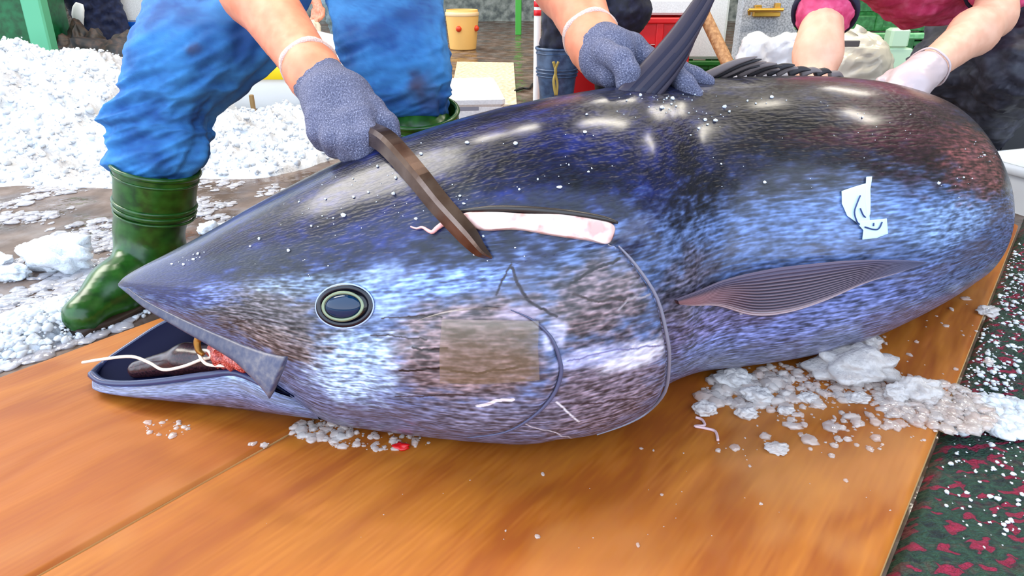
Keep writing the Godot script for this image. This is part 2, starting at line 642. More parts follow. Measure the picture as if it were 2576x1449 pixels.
var FN := [Vector3(-0.0002, 0.0013, 0.0033), Vector3(-0.0012, 0.0071, 0.0174), Vector3(-0.0017, 0.0132, 0.0327), Vector3(-0.0017, 0.0199, 0.0491), Vector3(0, 0.0277, 0.0687), Vector3(0.003, 0.0369, 0.0868), Vector3(0.0075, 0.0454, 0.1068), Vector3(0.0152, 0.0528, 0.1235), Vector3(0.0208, 0.0564, 0.1313), Vector3(0.0244, 0.0625, 0.1384), Vector3(0.0283, 0.0661, 0.1457), Vector3(0.032, 0.0686, 0.1508), Vector3(0.0353, 0.0699, 0.1529), Vector3(0.0382, 0.0702, 0.153), Vector3(0.0406, 0.0698, 0.1515), Vector3(0.0435, 0.0702, 0.1517), Vector3(0.0495, 0.0713, 0.1523), Vector3(0.055, 0.0716, 0.1512), Vector3(0.0599, 0.0712, 0.1483), Vector3(0.0635, 0.0695, 0.1425), Vector3(0.0613, 0.0671, 0.1376), Vector3(0.0619, 0.0629, 0.127), Vector3(0.059, 0.0559, 0.1109), Vector3(0.055, 0.0475, 0.0915), Vector3(0.0773, 0.045, 0.08), Vector3(0.0854, 0.0359, 0.0493), Vector3(0.075, 0.0253, 0.0215), Vector3(0.062, 0.0133, 0.0087), Vector3(0.0542, 0.0077, 0.0057), Vector3(0.0315, 0.0045, 0.0033)]
var fu := 29

func cat(a: Array, u: float) -> Vector3:
	var m := a.size()
	u = clampf(u, 0.0, m - 1 - 1e-5)
	var i := int(u)
	var f := u - i
	var p0: Vector3 = a[maxi(i - 1, 0)]
	var p1: Vector3 = a[i]
	var p2: Vector3 = a[mini(i + 1, m - 1)]
	var p3: Vector3 = a[mini(i + 2, m - 1)]
	return 0.5 * (2.0 * p1 + (p2 - p0) * f + (2.0 * p0 - 5.0 * p1 + 4.0 * p2 - p3) * f * f + (3.0 * p1 - p0 - 3.0 * p2 + p3) * f * f * f)

# skin point at u (along) and t (0 back, 1 belly, beyond 1 the far side)
func skin(u: float, t: float) -> Vector3:
	var a := cat(FT, u)
	var b := cat(FB, u)
	return (a + b) * 0.5 + (a - b) * 0.5 * cos(PI * t) + cat(FN, u) * sin(PI * t)

func skin_n(u: float, t: float) -> Vector3:
	var e := 0.02
	var du := skin(minf(u + e, fu), t) - skin(maxf(u - e, 0.0), t)
	var dt := skin(u, t + 0.004) - skin(u, t - 0.004)
	var n := du.cross(dt).normalized()
	var ctr := (cat(FT, u) + cat(FB, u)) * 0.5
	return n if n.dot(skin(u, t) - ctr) > 0.0 else -n

var gill_edge := [Vector2(11.711, 0.4608), Vector2(11.999, 0.4789), Vector2(12.335, 0.5151), Vector2(12.815, 0.5755), Vector2(13.199, 0.6540), Vector2(13.439, 0.7083), Vector2(13.727, 0.7989), Vector2(13.727, 0.9015)]

func edge_u(t: float) -> float:
	for i in gill_edge.size() - 1:
		var a: Vector2 = gill_edge[i]
		var b: Vector2 = gill_edge[i + 1]
		if t >= a.y and t <= b.y:
			return lerpf(a.x, b.x, (t - a.y) / maxf(b.y - a.y, 1e-5))
	return -1.0

func dent(u: float, t: float) -> float:
	var r := 0.0
	var e := edge_u(t)
	if e > 0.0 and u > e - 0.25:
		var q := u - e
		r -= 0.016 * smoothstep(-0.25, 0.05, q) * (1.0 - smoothstep(0.1, 1.3, q)) * smoothstep(gill_edge[0].y, gill_edge[2].y, t)
	return r

# a raised plate on the skin: outline in (u, t) round a middle, height at the middle and at the rim
func plate(outline: Array, mid: Vector2, h_mid: float, h_rim, seg := 10, lift := 0.0, closed_rim := true) -> ArrayMesh:
	var o := []
	var m := outline.size()
	var per := 6
	for i in m:
		for s in per:
			o.append((outline[i] as Vector2).cubic_interpolate(outline[(i + 1) % m], outline[(i - 1 + m) % m], outline[(i + 2) % m], s / float(per)))
	var pv := PackedVector3Array()
	var uvs := PackedVector2Array()
	var k := o.size()
	var nrm0 := skin_n(mid.x, mid.y)
	for i in seg + 1:
		var r := i / float(seg)
		var rr := 1.0 - pow(1.0 - r, 1.6)
		for j in k:
			var q: Vector2 = mid.lerp(o[j], rr)
			var hr: float
			if h_rim is float:
				hr = h_rim
			else:
				var f: float = j / float(per)
				hr = lerpf(h_rim[int(f) % m], h_rim[(int(f) + 1) % m], f - int(f))
			var h := lerpf(h_mid, hr, rr * rr)
			h *= sqrt(maxf(1.0 - pow(rr, 24.0), 0.0))
			pv.append(skin(q.x, q.y) + skin_n(q.x, q.y) * (h + lift))
			uvs.append(Vector2(q.x / fu, q.y))
	if closed_rim:
		for j in k:
			var q: Vector2 = o[j]
			pv.append(skin(q.x, q.y) - skin_n(q.x, q.y) * 0.02)
			uvs.append(Vector2(q.x / fu, q.y))
	var bag := Bag.new()
	bag.add(pv, grid_idx(seg + (2 if closed_rim else 1), k, true), uvs, null, nrm0)
	return bag.mesh()

func noise_bytes(w: int, h: int, fx: float, fy: float, oct: int, sd: int) -> PackedByteArray:
	var n := FastNoiseLite.new()
	n.seed = sd
	n.frequency = 0.07
	n.fractal_octaves = oct
	n.noise_type = FastNoiseLite.TYPE_SIMPLEX_SMOOTH
	# fx, fy: cycles across the picture
	var im := n.get_image(int(fx / 0.07), int(fy / 0.07), false, false, true)
	im.resize(w, h, Image.INTERPOLATE_CUBIC)
	return im.get_data()

func skin_image() -> Array:
	var w := 1800
	var h := 760
	var streak := noise_bytes(w, h, 55.0, 130.0, 3, 11)
	var fine := noise_bytes(w, h, 150.0, 105.0, 2, 23)
	var mid := noise_bytes(w, h, 50.0, 34.0, 4, 37)
	var big := noise_bytes(w, h, 14.0, 8.0, 4, 51)
	var line := [Vector2(1.488, 0.4728), Vector2(3.216, 0.4728), Vector2(4.656, 0.4789), Vector2(6.095, 0.4728), Vector2(7.487, 0.4608), Vector2(8.495, 0.4608), Vector2(9.455, 0.4608), Vector2(10.367, 0.4608), Vector2(11.327, 0.4547), Vector2(12.143, 0.4426), Vector2(12.959, 0.4426), Vector2(14.495, 0.4668), Vector2(15.695, 0.4789), Vector2(16.559, 0.4668), Vector2(17.375, 0.4547), Vector2(18.190, 0.4487), Vector2(18.958, 0.4608), Vector2(19.774, 0.4789), Vector2(20.686, 0.5030)]
	var px := PackedFloat32Array()
	px.resize(w * h * 3)
	for x in w:
		var u := fu * (x + 0.5) / w
		var tl: float = line[line.size() - 1].y
		if u <= line[0].x:
			tl = line[0].y
		else:
			for i in line.size() - 1:
				if u >= line[i].x and u < line[i + 1].x:
					tl = lerpf(line[i].y, line[i + 1].y, (u - line[i].x) / (line[i + 1].x - line[i].x))
					break
		var rear := smoothstep(12.5, 17.0, u)
		for y in h:
			var at := y * w + x
			var t := (y + 0.5) / h
			var n1 := streak[at] / 255.0 - 0.5
			var n2 := fine[at] / 255.0 - 0.5
			var n3 := mid[at] / 255.0 - 0.5
			var n4 := big[at] / 255.0 - 0.5
			var s := smoothstep(-0.055, 0.06, t - tl + n3 * 0.10 + n1 * 0.06)
			var low := smoothstep(0.10, 0.42, t - tl)
			# back: navy in front, brown-black behind
			var bk := Vector3(0.055, 0.075, 0.20).lerp(Vector3(0.115, 0.11, 0.135), rear)
			bk *= 1.0 + n4 * 1.0 + n3 * 0.7 + n2 * 0.5
			bk += Vector3(0.01, 0.03, 0.10) * maxf(0.0, n3 + n4 * 0.5) * 2.0
			# flank: blue-silver above, lilac grey below
			var fl := Vector3(0.33, 0.40, 0.56).lerp(Vector3(0.42, 0.44, 0.57), low)
			var dk := clampf(n1 * 1.5 + n2 * 0.7 + n3 * 0.5, -0.6, 0.6)
			fl *= 0.90 + dk * 0.70
			fl = fl.lerp(Vector3(0.34, 0.29, 0.31), clampf(n4 * 1.3 - n1 * 0.6, 0.0, 0.55))
			var c := bk.lerp(fl, s)
			px[at * 3] = c.x
			px[at * 3 + 1] = c.y
			px[at * 3 + 2] = c.z
	# markings of the skin, and shade painted in the fin groove: [u, t, ru, rt, r, g, b, strength, mottle]
	var marks := [
		[9.599, 0.6177, 1.488, 0.1026, 0.50, 0.41, 0.40, 0.85, 0.9],
		[11.663, 0.5574, 0.984, 0.0664, 0.46, 0.38, 0.38, 0.85, 1.0],
		[11.999, 0.7445, 1.416, 0.1298, 0.47, 0.41, 0.45, 0.85, 0.9],
		[10.079, 0.7626, 1.392, 0.0634, 0.45, 0.44, 0.52, 0.7, 0.8],
		[7.535, 0.6600, 1.008, 0.1087, 0.72, 0.82, 0.96, 0.9, 0.7],
		[8.207, 0.5030, 0.504, 0.0634, 0.58, 0.68, 0.88, 0.85, 0.5],
		[9.119, 0.4970, 1.200, 0.0272, 0.50, 0.62, 0.90, 0.8, 0.9],
		[5.520, 0.5634, 1.752, 0.0966, 0.37, 0.35, 0.37, 1.0, 1.0],
		[6.671, 0.4728, 1.416, 0.0272, 0.50, 0.58, 0.66, 0.6, 1.0],
		[3.792, 0.4970, 1.368, 0.0634, 0.40, 0.46, 0.70, 0.8, 0.8],
		[2.688, 0.3823, 1.632, 0.1992, 0.12, 0.14, 0.32, 0.9, 0.3],
		[6.095, 0.6238, 1.056, 0.0483, 0.48, 0.43, 0.42, 0.8, 1.0],
		[12.527, 0.6660, 0.816, 0.0272, 0.80, 0.78, 0.84, 1.2, 0.3],
		[11.567, 0.6479, 0.720, 0.0181, 0.66, 0.66, 0.79, 1.2, 0.4],
		[10.943, 0.5996, 0.216, 0.0302, 0.74, 0.73, 0.84, 0.9, 0.3],
		[10.463, 0.5574, 0.384, 0.0121, 0.66, 0.60, 0.68, 0.9, 0.3],
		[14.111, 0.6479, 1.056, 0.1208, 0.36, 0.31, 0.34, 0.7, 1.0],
		[15.311, 0.6962, 1.680, 0.0423, 0.34, 0.27, 0.31, 0.8, 0.8],  # groove under the breast fin, its shade painted into the skin
		[17.759, 0.5151, 1.728, 0.0543, 0.42, 0.53, 0.74, 0.75, 0.6],
		[15.839, 0.5091, 1.392, 0.0392, 0.32, 0.41, 0.60, 0.6, 0.7],
		[19.582, 0.5574, 1.296, 0.0574, 0.54, 0.65, 0.82, 0.7, 0.7],
		[16.607, 0.7083, 3.168, 0.1026, 0.46, 0.50, 0.76, 0.5, 0.9],
		[19.246, 0.3098, 1.800, 0.1600, 0.30, 0.14, 0.17, 0.5, 0.8],
		[20.542, 0.4125, 1.248, 0.1057, 0.50, 0.28, 0.27, 0.75, 1.0],
		[18.814, 0.3521, 2.520, 0.0302, 0.30, 0.16, 0.18, 0.6, 0.8],
	]
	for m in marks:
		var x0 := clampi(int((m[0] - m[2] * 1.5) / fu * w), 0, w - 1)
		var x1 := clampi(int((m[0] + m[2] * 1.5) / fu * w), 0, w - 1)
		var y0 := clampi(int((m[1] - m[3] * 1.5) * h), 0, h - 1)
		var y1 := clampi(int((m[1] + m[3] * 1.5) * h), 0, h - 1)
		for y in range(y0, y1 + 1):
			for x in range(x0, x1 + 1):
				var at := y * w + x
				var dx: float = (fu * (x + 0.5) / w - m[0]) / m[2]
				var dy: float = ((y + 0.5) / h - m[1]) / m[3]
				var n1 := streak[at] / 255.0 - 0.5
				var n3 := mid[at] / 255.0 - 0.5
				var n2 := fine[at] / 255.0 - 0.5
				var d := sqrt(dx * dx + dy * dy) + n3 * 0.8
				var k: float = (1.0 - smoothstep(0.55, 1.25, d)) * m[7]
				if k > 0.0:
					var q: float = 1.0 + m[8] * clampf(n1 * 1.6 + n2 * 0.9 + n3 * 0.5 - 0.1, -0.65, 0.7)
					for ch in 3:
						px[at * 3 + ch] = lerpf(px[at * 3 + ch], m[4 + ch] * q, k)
	# scratches and creases: line in (u, t), half width, colour
	var lines := [
		[[Vector2(8.543, 0.6540), Vector2(9.167, 0.6479), Vector2(9.743, 0.6540), Vector2(10.415, 0.6479)], 2.0, 0.10, 0.08, 0.09],
		[[Vector2(8.735, 0.6117), Vector2(9.023, 0.6117), Vector2(9.311, 0.6117)], 1.6, 0.10, 0.08, 0.09],
		[[Vector2(8.447, 0.7204), Vector2(9.023, 0.7083), Vector2(9.599, 0.7023)], 1.2, 0.14, 0.11, 0.12],
		[[Vector2(8.015, 0.5875), Vector2(8.447, 0.5875), Vector2(8.975, 0.5936)], 1.2, 0.14, 0.11, 0.12],
		[[Vector2(8.207, 0.5513), Vector2(8.735, 0.5513), Vector2(9.215, 0.5574)], 1.2, 0.14, 0.11, 0.12],
		[[Vector2(10.271, 0.4789), Vector2(10.127, 0.5030), Vector2(10.031, 0.5272)], 1.3, 0.13, 0.11, 0.14],
		[[Vector2(10.271, 0.4849), Vector2(10.367, 0.5091), Vector2(10.511, 0.5392), Vector2(10.991, 0.5694)], 1.8, 0.14, 0.11, 0.14],
		[[Vector2(11.999, 0.4970), Vector2(11.567, 0.5091), Vector2(11.183, 0.5211)], 2.0, 0.13, 0.10, 0.11],
		[[Vector2(12.671, 0.5634), Vector2(12.287, 0.5634), Vector2(11.999, 0.5755)], 1.6, 0.60, 0.56, 0.58],
		[[Vector2(11.087, 0.7264), Vector2(11.327, 0.7626), Vector2(11.615, 0.7989)], 1.6, 0.88, 0.86, 0.88],
		[[Vector2(10.607, 0.7868), Vector2(11.183, 0.8230), Vector2(12.095, 0.9317)], 1.3, 0.82, 0.80, 0.84],
		[[Vector2(9.791, 0.7264), Vector2(10.079, 0.7143), Vector2(10.367, 0.7083)], 4.0, 0.86, 0.83, 0.85],
		[[Vector2(13.007, 0.6600), Vector2(11.903, 0.6419), Vector2(11.183, 0.6479)], 1.4, 0.45, 0.44, 0.60],
		[[Vector2(15.839, 0.6540), Vector2(15.839, 0.6781), Vector2(15.887, 0.6962), Vector2(16.031, 0.6962)], 1.8, 0.75, 0.72, 0.78],
		[[Vector2(5.280, 0.5272), Vector2(6.143, 0.5091), Vector2(6.815, 0.5151)], 1.2, 0.15, 0.13, 0.15],
		[[Vector2(4.560, 0.6298), Vector2(5.472, 0.5755), Vector2(6.095, 0.5694)], 1.2, 0.15, 0.12, 0.13],
		[[Vector2(11.327, 0.7385), Vector2(12.095, 0.7566), Vector2(12.911, 0.7747)], 1.2, 0.18, 0.14, 0.16],
		[[Vector2(11.231, 0.5392), Vector2(11.663, 0.5574), Vector2(12.143, 0.5634)], 1.6, 0.20, 0.14, 0.14],
	]
	for l in lines:
		var pts: Array = l[0]
		for i in pts.size() - 1:
			var a := Vector2(pts[i].x / fu * w, pts[i].y * h)
			var b := Vector2(pts[i + 1].x / fu * w, pts[i + 1].y * h)
			var steps := int(a.distance_to(b) * 2.0) + 1
			for s in steps:
				var q := a.lerp(b, s / float(steps))
				q += Vector2(0, (mid[(clampi(int(q.y), 0, h - 1)) * w + clampi(int(q.x), 0, w - 1)] / 255.0 - 0.5) * 8.0)
				var hw: float = l[1] * 0.6
				for dy in range(-2, 3):
					for dx in range(-2, 3):
						var k := clampf(hw + 0.5 - Vector2(dx, dy).length(), 0.0, 1.0) * 0.8
						var x := int(q.x) + dx
						var y := int(q.y) + dy
						if k > 0.0 and x >= 0 and y >= 0 and x < w and y < h:
							var at := (y * w + x) * 3
							for ch in 3:
								px[at + ch] = lerpf(px[at + ch], l[2 + ch], k)
	var by := PackedByteArray()
	by.resize(w * h * 3)
	for i in px.size():
		by[i] = clampi(int(px[i] * 255.0), 0, 255)
	var im := Image.create_from_data(w, h, false, Image.FORMAT_RGB8, by)
	# fine relief: scales and scratches
	var hb := PackedByteArray()
	hb.resize(w * h)
	for i in hb.size():
		hb[i] = clampi((fine[i] + streak[i]) / 2, 0, 255)
	var hi := Image.create_from_data(w, h, false, Image.FORMAT_L8, hb)
	hi.convert(Image.FORMAT_RGBA8)
	hi.bump_map_to_normal_map(5.0)
	return [ImageTexture.create_from_image(im), ImageTexture.create_from_image(hi)]

func fish() -> void:
	var tex := skin_image()
	var sk := mat(Color.WHITE, 0.40, 0.0, 0.32)
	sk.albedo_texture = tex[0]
	sk.normal_enabled = true
	sk.normal_texture = tex[1]
	sk.normal_scale = 0.42
	sk.clearcoat_enabled = true
	sk.clearcoat = 0.5
	sk.clearcoat_roughness = 0.18
	M.skin = sk
	var navy := mat(Color(0.035, 0.05, 0.15), 0.7, 0.0, 0.12)
	var flesh := tri([Color(0.62, 0.30, 0.27), Color(0.90, 0.70, 0.66), Color(0.96, 0.86, 0.83)], [0.2, 0.36, 0.55], 0.012, 4.0, 0.35, null, 0.5, 13)
	var t := thing("tuna", "giant dark blue tuna with open mouth lying on the wooden board", "fish", Vector3(0.1, 0.04, -1))
	# body
	var bag := Bag.new()
	var nu := 560
	var nv := 220
	var pv := PackedVector3Array()
	var uvs := PackedVector2Array()
	for i in nu + 1:
		var u: float = fu * i / float(nu)
		for j in nv:
			# finer on the near side
			var tt := 2.0 * j / nv
			var near := tt if tt <= 1.0 else 2.0 - tt
			var p := skin(u, tt)
			var d := dent(u, tt) if tt < 1.0 else 0.0
			if d != 0.0:
				p += skin_n(u, tt) * d
			pv.append(p)
			uvs.append(Vector2(u / fu, near))
	bag.add(pv, grid_idx(nu + 1, nv, true), uvs)
	bag.twice = true
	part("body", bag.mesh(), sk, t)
	# gill cover and the cheek plate in front of it
	var gc := [Vector2(11.663, 0.4668), Vector2(11.999, 0.4789), Vector2(12.335, 0.5151), Vector2(12.815, 0.5755), Vector2(13.199, 0.6540), Vector2(13.439, 0.7083), Vector2(13.727, 0.7989), Vector2(13.679, 0.8955), Vector2(13.055, 0.9136), Vector2(12.335, 0.9257), Vector2(11.375, 0.8834), Vector2(10.463, 0.8532), Vector2(9.647, 0.8472), Vector2(8.975, 0.7747), Vector2(8.831, 0.6660), Vector2(8.975, 0.5755), Vector2(9.407, 0.5211), Vector2(10.079, 0.4849), Vector2(10.943, 0.4728)]
	part("gill_cover", plate(gc, Vector2(10.895, 0.6238), 0.006, [0.003, 0.012, 0.014, 0.016, 0.017, 0.018, 0.018, 0.017, 0.014, 0.010, 0.006, 0.002, 0.0, 0.0, 0.0, 0.0, 0.0, 0.0, 0.0], 26), sk, t)
	var rimb := Bag.new()
	tube(rimb, spline(gill_line(0.009, 0), 4), [0.001, 0.002, 0.0022, 0.0026, 0.0026, 0.0026, 0.0022, 0.0018, 0.001], 8)
	part("gill_rim", rimb.mesh(), mat(Color(0.50, 0.49, 0.55), 0.4), t, "pale rim of the gill cover")
	var pc := [Vector2(9.311, 0.5453), Vector2(10.031, 0.5453), Vector2(10.559, 0.5634), Vector2(10.847, 0.5936), Vector2(11.039, 0.6358), Vector2(11.087, 0.6660), Vector2(10.991, 0.7083), Vector2(10.703, 0.7566), Vector2(10.271, 0.8049), Vector2(9.599, 0.8411), Vector2(8.831, 0.8411), Vector2(8.159, 0.7747), Vector2(7.775, 0.6842), Vector2(7.919, 0.6177), Vector2(8.591, 0.5694)]
	part("cheek_plate", plate(pc, Vector2(9.455, 0.6600), 0.013, [0.006, 0.009, 0.012, 0.014, 0.014, 0.014, 0.014, 0.013, 0.010, 0.006, 0.0, 0.0, 0.0, 0.0, 0.0], 26), sk, t)
	rimb = Bag.new()
	tube(rimb, spline(gill_line(0.0, 1), 4), [0.0006, 0.0014, 0.002, 0.0024, 0.0025, 0.0024, 0.002, 0.0014, 0.0006], 8)
	part("cheek_rim", rimb.mesh(), mat(Color(0.30, 0.31, 0.42), 0.4), t, "grey ridge round the back of the cheek")
	mouth(t, sk, navy, flesh)
	eye(t)
	fins(t, sk)
	# the cut behind the head
	var cut := [Vector2(9.551, 0.3823), Vector2(9.983, 0.3883), Vector2(10.511, 0.4004), Vector2(11.135, 0.4125), Vector2(11.663, 0.4306), Vector2(11.951, 0.4426), Vector2(11.999, 0.4547), Vector2(11.855, 0.4728), Vector2(11.519, 0.4608), Vector2(10.943, 0.4426), Vector2(10.367, 0.4245), Vector2(9.887, 0.4185), Vector2(9.695, 0.4064)]
	part("flesh_cut", plate(cut, Vector2(10.799, 0.4245), 0.006, 0.004, 8, 0.002), flesh, t, "pale pink flesh in the cut behind the head")
	var lip := Bag.new()
	tube(lip, spline([Vector3(-0.0672, 0.3834, -0.7862), Vector3(-0.0261, 0.3897, -0.7782), Vector3(0.0175, 0.3916, -0.7692), Vector3(0.0675, 0.388, -0.766), Vector3(0.1053, 0.3798, -0.7716), Vector3(0.1245, 0.3733, -0.7752)], 5), [0.001, 0.004, 0.0045, 0.0045, 0.004, 0.0015], 8)
	part("cut_lip_shade", lip.mesh(), mat(Color(0.17, 0.14, 0.13), 0.35), t)  # raised skin lip, dark brown stands in for the shadow above the cut
	var strand := Bag.new()
	tube(strand, spline([Vector3(-0.0551, 0.3739, -0.7734), Vector3(-0.0779, 0.3717, -0.7796), Vector3(-0.0887, 0.3657, -0.7791), Vector3(-0.0959, 0.3606, -0.778), Vector3(-0.1073, 0.3642, -0.7848), Vector3(-0.1146, 0.3622, -0.7862), Vector3(-0.1221, 0.3632, -0.79)], 4), [0.0035, 0.0035, 0.003, 0.0025, 0.0016, 0.0012, 0.001], 7)
	part("flesh_strand", strand.mesh(), mat(Color(0.93, 0.68, 0.66), 0.35), t, "thin pink strand of flesh")

func gill_line(lift: float, which: int) -> Array:
	var r := []
	var src := [Vector2(11.999, 0.4789), Vector2(12.335, 0.5151), Vector2(12.815, 0.5755), Vector2(13.199, 0.6540), Vector2(13.439, 0.7083), Vector2(13.727, 0.7989), Vector2(13.679, 0.8955), Vector2(13.055, 0.9136), Vector2(12.335, 0.9257)]
	if which == 1:
		src = [Vector2(10.271, 0.5513), Vector2(10.607, 0.5694), Vector2(10.895, 0.5996), Vector2(11.039, 0.6358), Vector2(11.087, 0.6660), Vector2(10.991, 0.7083), Vector2(10.703, 0.7566), Vector2(10.271, 0.8049), Vector2(9.647, 0.8351)]
	var k := 0
	for q in src:
		var h: float = lift + (0.0105 if which == 1 else [0.0, 0.001, 0.003, 0.005, 0.005, 0.006, 0.005, 0.003, 0.0][k])
		r.append(skin(q.x, q.y) + skin_n(q.x, q.y) * h)
		k += 1
	return r

func mouth(t: Node3D, sk: Material, navy: Material, flesh: Material) -> void:
	# lower jaw: outer skin from near rim round the keel to the far rim, then the lining back inside
	var nr := [Vector3(-0.6659, 0.0573, -0.9429), Vector3(-0.6364, 0.0579, -0.9211), Vector3(-0.5806, 0.0694, -0.8988), Vector3(-0.5136, 0.0874, -0.8796), Vector3(-0.4413, 0.111, -0.8575), Vector3(-0.3855, 0.1264, -0.8372), Vector3(-0.3265, 0.1175, -0.8054), Vector3(-0.2734, 0.0858, -0.8182)]
	var fr := [Vector3(-0.6706, 0.0554, -0.953), Vector3(-0.6772, 0.0499, -0.989), Vector3(-0.6436, 0.0673, -1.0247), Vector3(-0.5905, 0.0944, -1.0539), Vector3(-0.5137, 0.1249, -1.0461), Vector3(-0.4484, 0.1413, -1.0207), Vector3(-0.3761, 0.1421, -0.9769), Vector3(-0.3108, 0.1282, -0.9373)]
	var kl := [Vector3(-0.6677, 0.0523, -0.9438), Vector3(-0.6423, 0.0451, -0.9261), Vector3(-0.5861, 0.0489, -0.9003), Vector3(-0.5211, 0.052, -0.8797), Vector3(-0.4523, 0.057, -0.86), Vector3(-0.3857, 0.0622, -0.8403), Vector3(-0.3247, 0.0618, -0.8291), Vector3(-0.2729, 0.0469, -0.8442)]
	var outer := Bag.new()
	var pv := PackedVector3Array()
	var uvs := PackedVector2Array()
	var inner := PackedVector3Array()
	var rows := 40
	for i in rows + 1:
		var f := 7.0 * i / rows
		var a := cat(nr, f)
		var b := cat(kl, f)
		var c := cat(fr, f)
		var fat := minf(1.0, f * 1.4)
		var out_ := Vector3(0.0, 0.1, 1.0) * 0.020 * fat
		for j in 17:
			var s := j / 16.0
			var p: Vector3
			if s < 0.5:
				var q := s * 2.0
				p = a.lerp(b, q) + out_ * sin(PI * q)
			else:
				var q := s * 2.0 - 1.0
				p = b.lerp(c, q) - out_ * sin(PI * q) * 1.2 + Vector3(0, -0.006, 0) * sin(PI * q)
			pv.append(p)
			uvs.append(Vector2((3.0 + f * 0.9) / fu, lerpf(0.72, 0.97, sin(PI * s))))
		for j in 17:
			var s := j / 16.0
			var lip := (Vector3(0, 0.004, 0) if j in [0, 16] else Vector3.ZERO)
			var floor_ := b.lerp((a + c) * 0.5, 0.25)
			var p := a.lerp(floor_, sin(PI * s * 0.5) if s < 0.5 else 0.0)
			p = (a * (1.0 - s) * (1.0 - s) + floor_ * 2.0 * s * (1.0 - s) + c * s * s) + lip
			inner.append(p)
	outer.add(pv, grid_idx(rows + 1, 17), uvs, null, Vector3(0, -0.4, 1))
	var jaw := part("lower_jaw", outer.mesh(), sk, t)
	var lin := Bag.new()
	lin.add(inner, grid_idx(rows + 1, 17), null, null, Vector3.UP)
	part("jaw_lining", lin.mesh(), navy, jaw)
	var rim := Bag.new()
	var edge := nr.duplicate()
	edge.reverse()
	edge = edge + fr.slice(0, 6)
	tube(rim, spline(edge.slice(1), 5), [0.004, 0.005, 0.006, 0.006, 0.006, 0.007, 0.006, 0.005, 0.005, 0.005, 0.004], 8)
	part("jaw_rim", rim.mesh(), mat(Color(0.17, 0.20, 0.34), 0.25), jaw)
	# tongue, gill tissue and palate
	var tg := Bag.new()
	body(tg, [[Vector3(-0.5877, 0.0733, -0.9338), Vector3(-0.4957, 0.1029, -0.9145), 0.014, 0.022], [Vector3(-0.4957, 0.1029, -0.9145), Vector3(-0.4051, 0.1184, -0.8886), 0.022, 0.026]], 0.005, 0.02)
	part("tongue", tg.mesh(), tri([Color(0.12, 0.07, 0.09), Color(0.26, 0.13, 0.15)], [0.3, 0.7], 0.05, 8.0, 0.25), t)
	var gl := Bag.new()
	for q in [[560, 898, 1.0, 0.017], [585, 905, .985, 0.015], [540, 885, 1.01, 0.012], [610, 912, .975, 0.012]]:
		blob(gl, cam_point(q[0], q[1], q[2]), Vector3.ONE * q[3], 0.5, int(q[0]), 10)
	part("gill_tissue", gl.mesh(), tri([Color(0.45, 0.08, 0.06), Color(0.75, 0.28, 0.22), Color(0.9, 0.6, 0.55)], [0.3, 0.55, 0.8], 0.06, 12.0, 0.25), t)
	var pal := Bag.new()
	var pp := PackedVector3Array()
	var up := [Vector3(-0.6039, 0.195, -0.9795), Vector3(-0.5275, 0.1729, -0.9306), Vector3(-0.47, 0.16, -0.897), Vector3(-0.4053, 0.1457, -0.8572), Vector3(-0.3594, 0.1343, -0.8298), Vector3(-0.2976, 0.1129, -0.7978)]
	var bk := [Vector3(-0.6134, 0.1822, -1.0176), Vector3(-0.5592, 0.1413, -1.0207), Vector3(-0.5049, 0.119, -1.0213), Vector3(-0.4445, 0.1165, -0.9981), Vector3(-0.3824, 0.1079, -0.9609), Vector3(-0.317, 0.089, -0.897)]
	for i in 16:
		var f := 5.0 * i / 15
		for j in 7:
			pp.append(cat(up, f).lerp(cat(bk, f), j / 6.0) + Vector3(0, 0.012 * sin(PI * j / 6.0), 0))
	pal.add(pp, grid_idx(16, 7), null, null, Vector3.DOWN)
	part("palate", pal.mesh(), navy, t)
	# upper lip bone, widening to a plate at the corner of the mouth
	var mx := Bag.new()
	var path := spline([Vector3(-0.5407, 0.2362, -0.8828), Vector3(-0.504, 0.2264, -0.8562), Vector3(-0.4432, 0.2171, -0.8188), Vector3(-0.3879, 0.2126, -0.7836), Vector3(-0.343, 0.2076, -0.7559), Vector3(-0.3094, 0.2012, -0.7341), Vector3(-0.2841, 0.1942, -0.7198)], 6)
	var rings := []
	var across := Vector3(0.6891, 0.7156, -0.1145)
	var wid := [0.003, 0.005, 0.007, 0.009, 0.012, 0.019, 0.029]
	for i in path.size():
		var f: float = 6.0 * i / (path.size() - 1)
		var wd := lerpf(wid[int(minf(f, 5))], wid[int(minf(f, 5)) + 1], f - minf(int(f), 5))
		var d := (path[mini(i + 1, path.size() - 1)] - path[maxi(i - 1, 0)]).normalized()
		var nn := d.cross(across).normalized()
		var ac := nn.cross(d).normalized()
		rings.append(ring(path[i], ac * wd, nn * minf(wd * 0.35, 0.0045), 16, 0.75))
	var lc := []
	for i in rings.size():
		lc.append(Color(0.5, 0.5, 0.6).lerp(Color(1.0, 0.95, 0.9), smoothstep(0.55, 0.85, i / float(rings.size()))))
	loft(mx, rings, lc)
	var mm := tri([Color(0.22, 0.24, 0.36), Color(0.36, 0.36, 0.42), Color(0.52, 0.49, 0.48)], [0.3, 0.6, 0.95], 0.03, 6.0, 0.4, null, 0.5, 3)
	mm.vertex_color_use_as_albedo = true
	part("upper_lip", mx.mesh(), mm, t)

# point on a ray of the photograph's camera, used to set small things out
func cam_point(x: float, y: float, d: float) -> Vector3:
	var f := 724.5 / tan(deg_to_rad(22.5))
	var fw := Vector3(0, -sin(deg_to_rad(25)), -cos(deg_to_rad(25)))
	var up := Vector3(0, cos(deg_to_rad(25)), -sin(deg_to_rad(25)))
	return Vector3(0, 0.65, 0) + (fw + Vector3.RIGHT * (x - 1288.0) / f - up * (y - 724.5) / f) * d

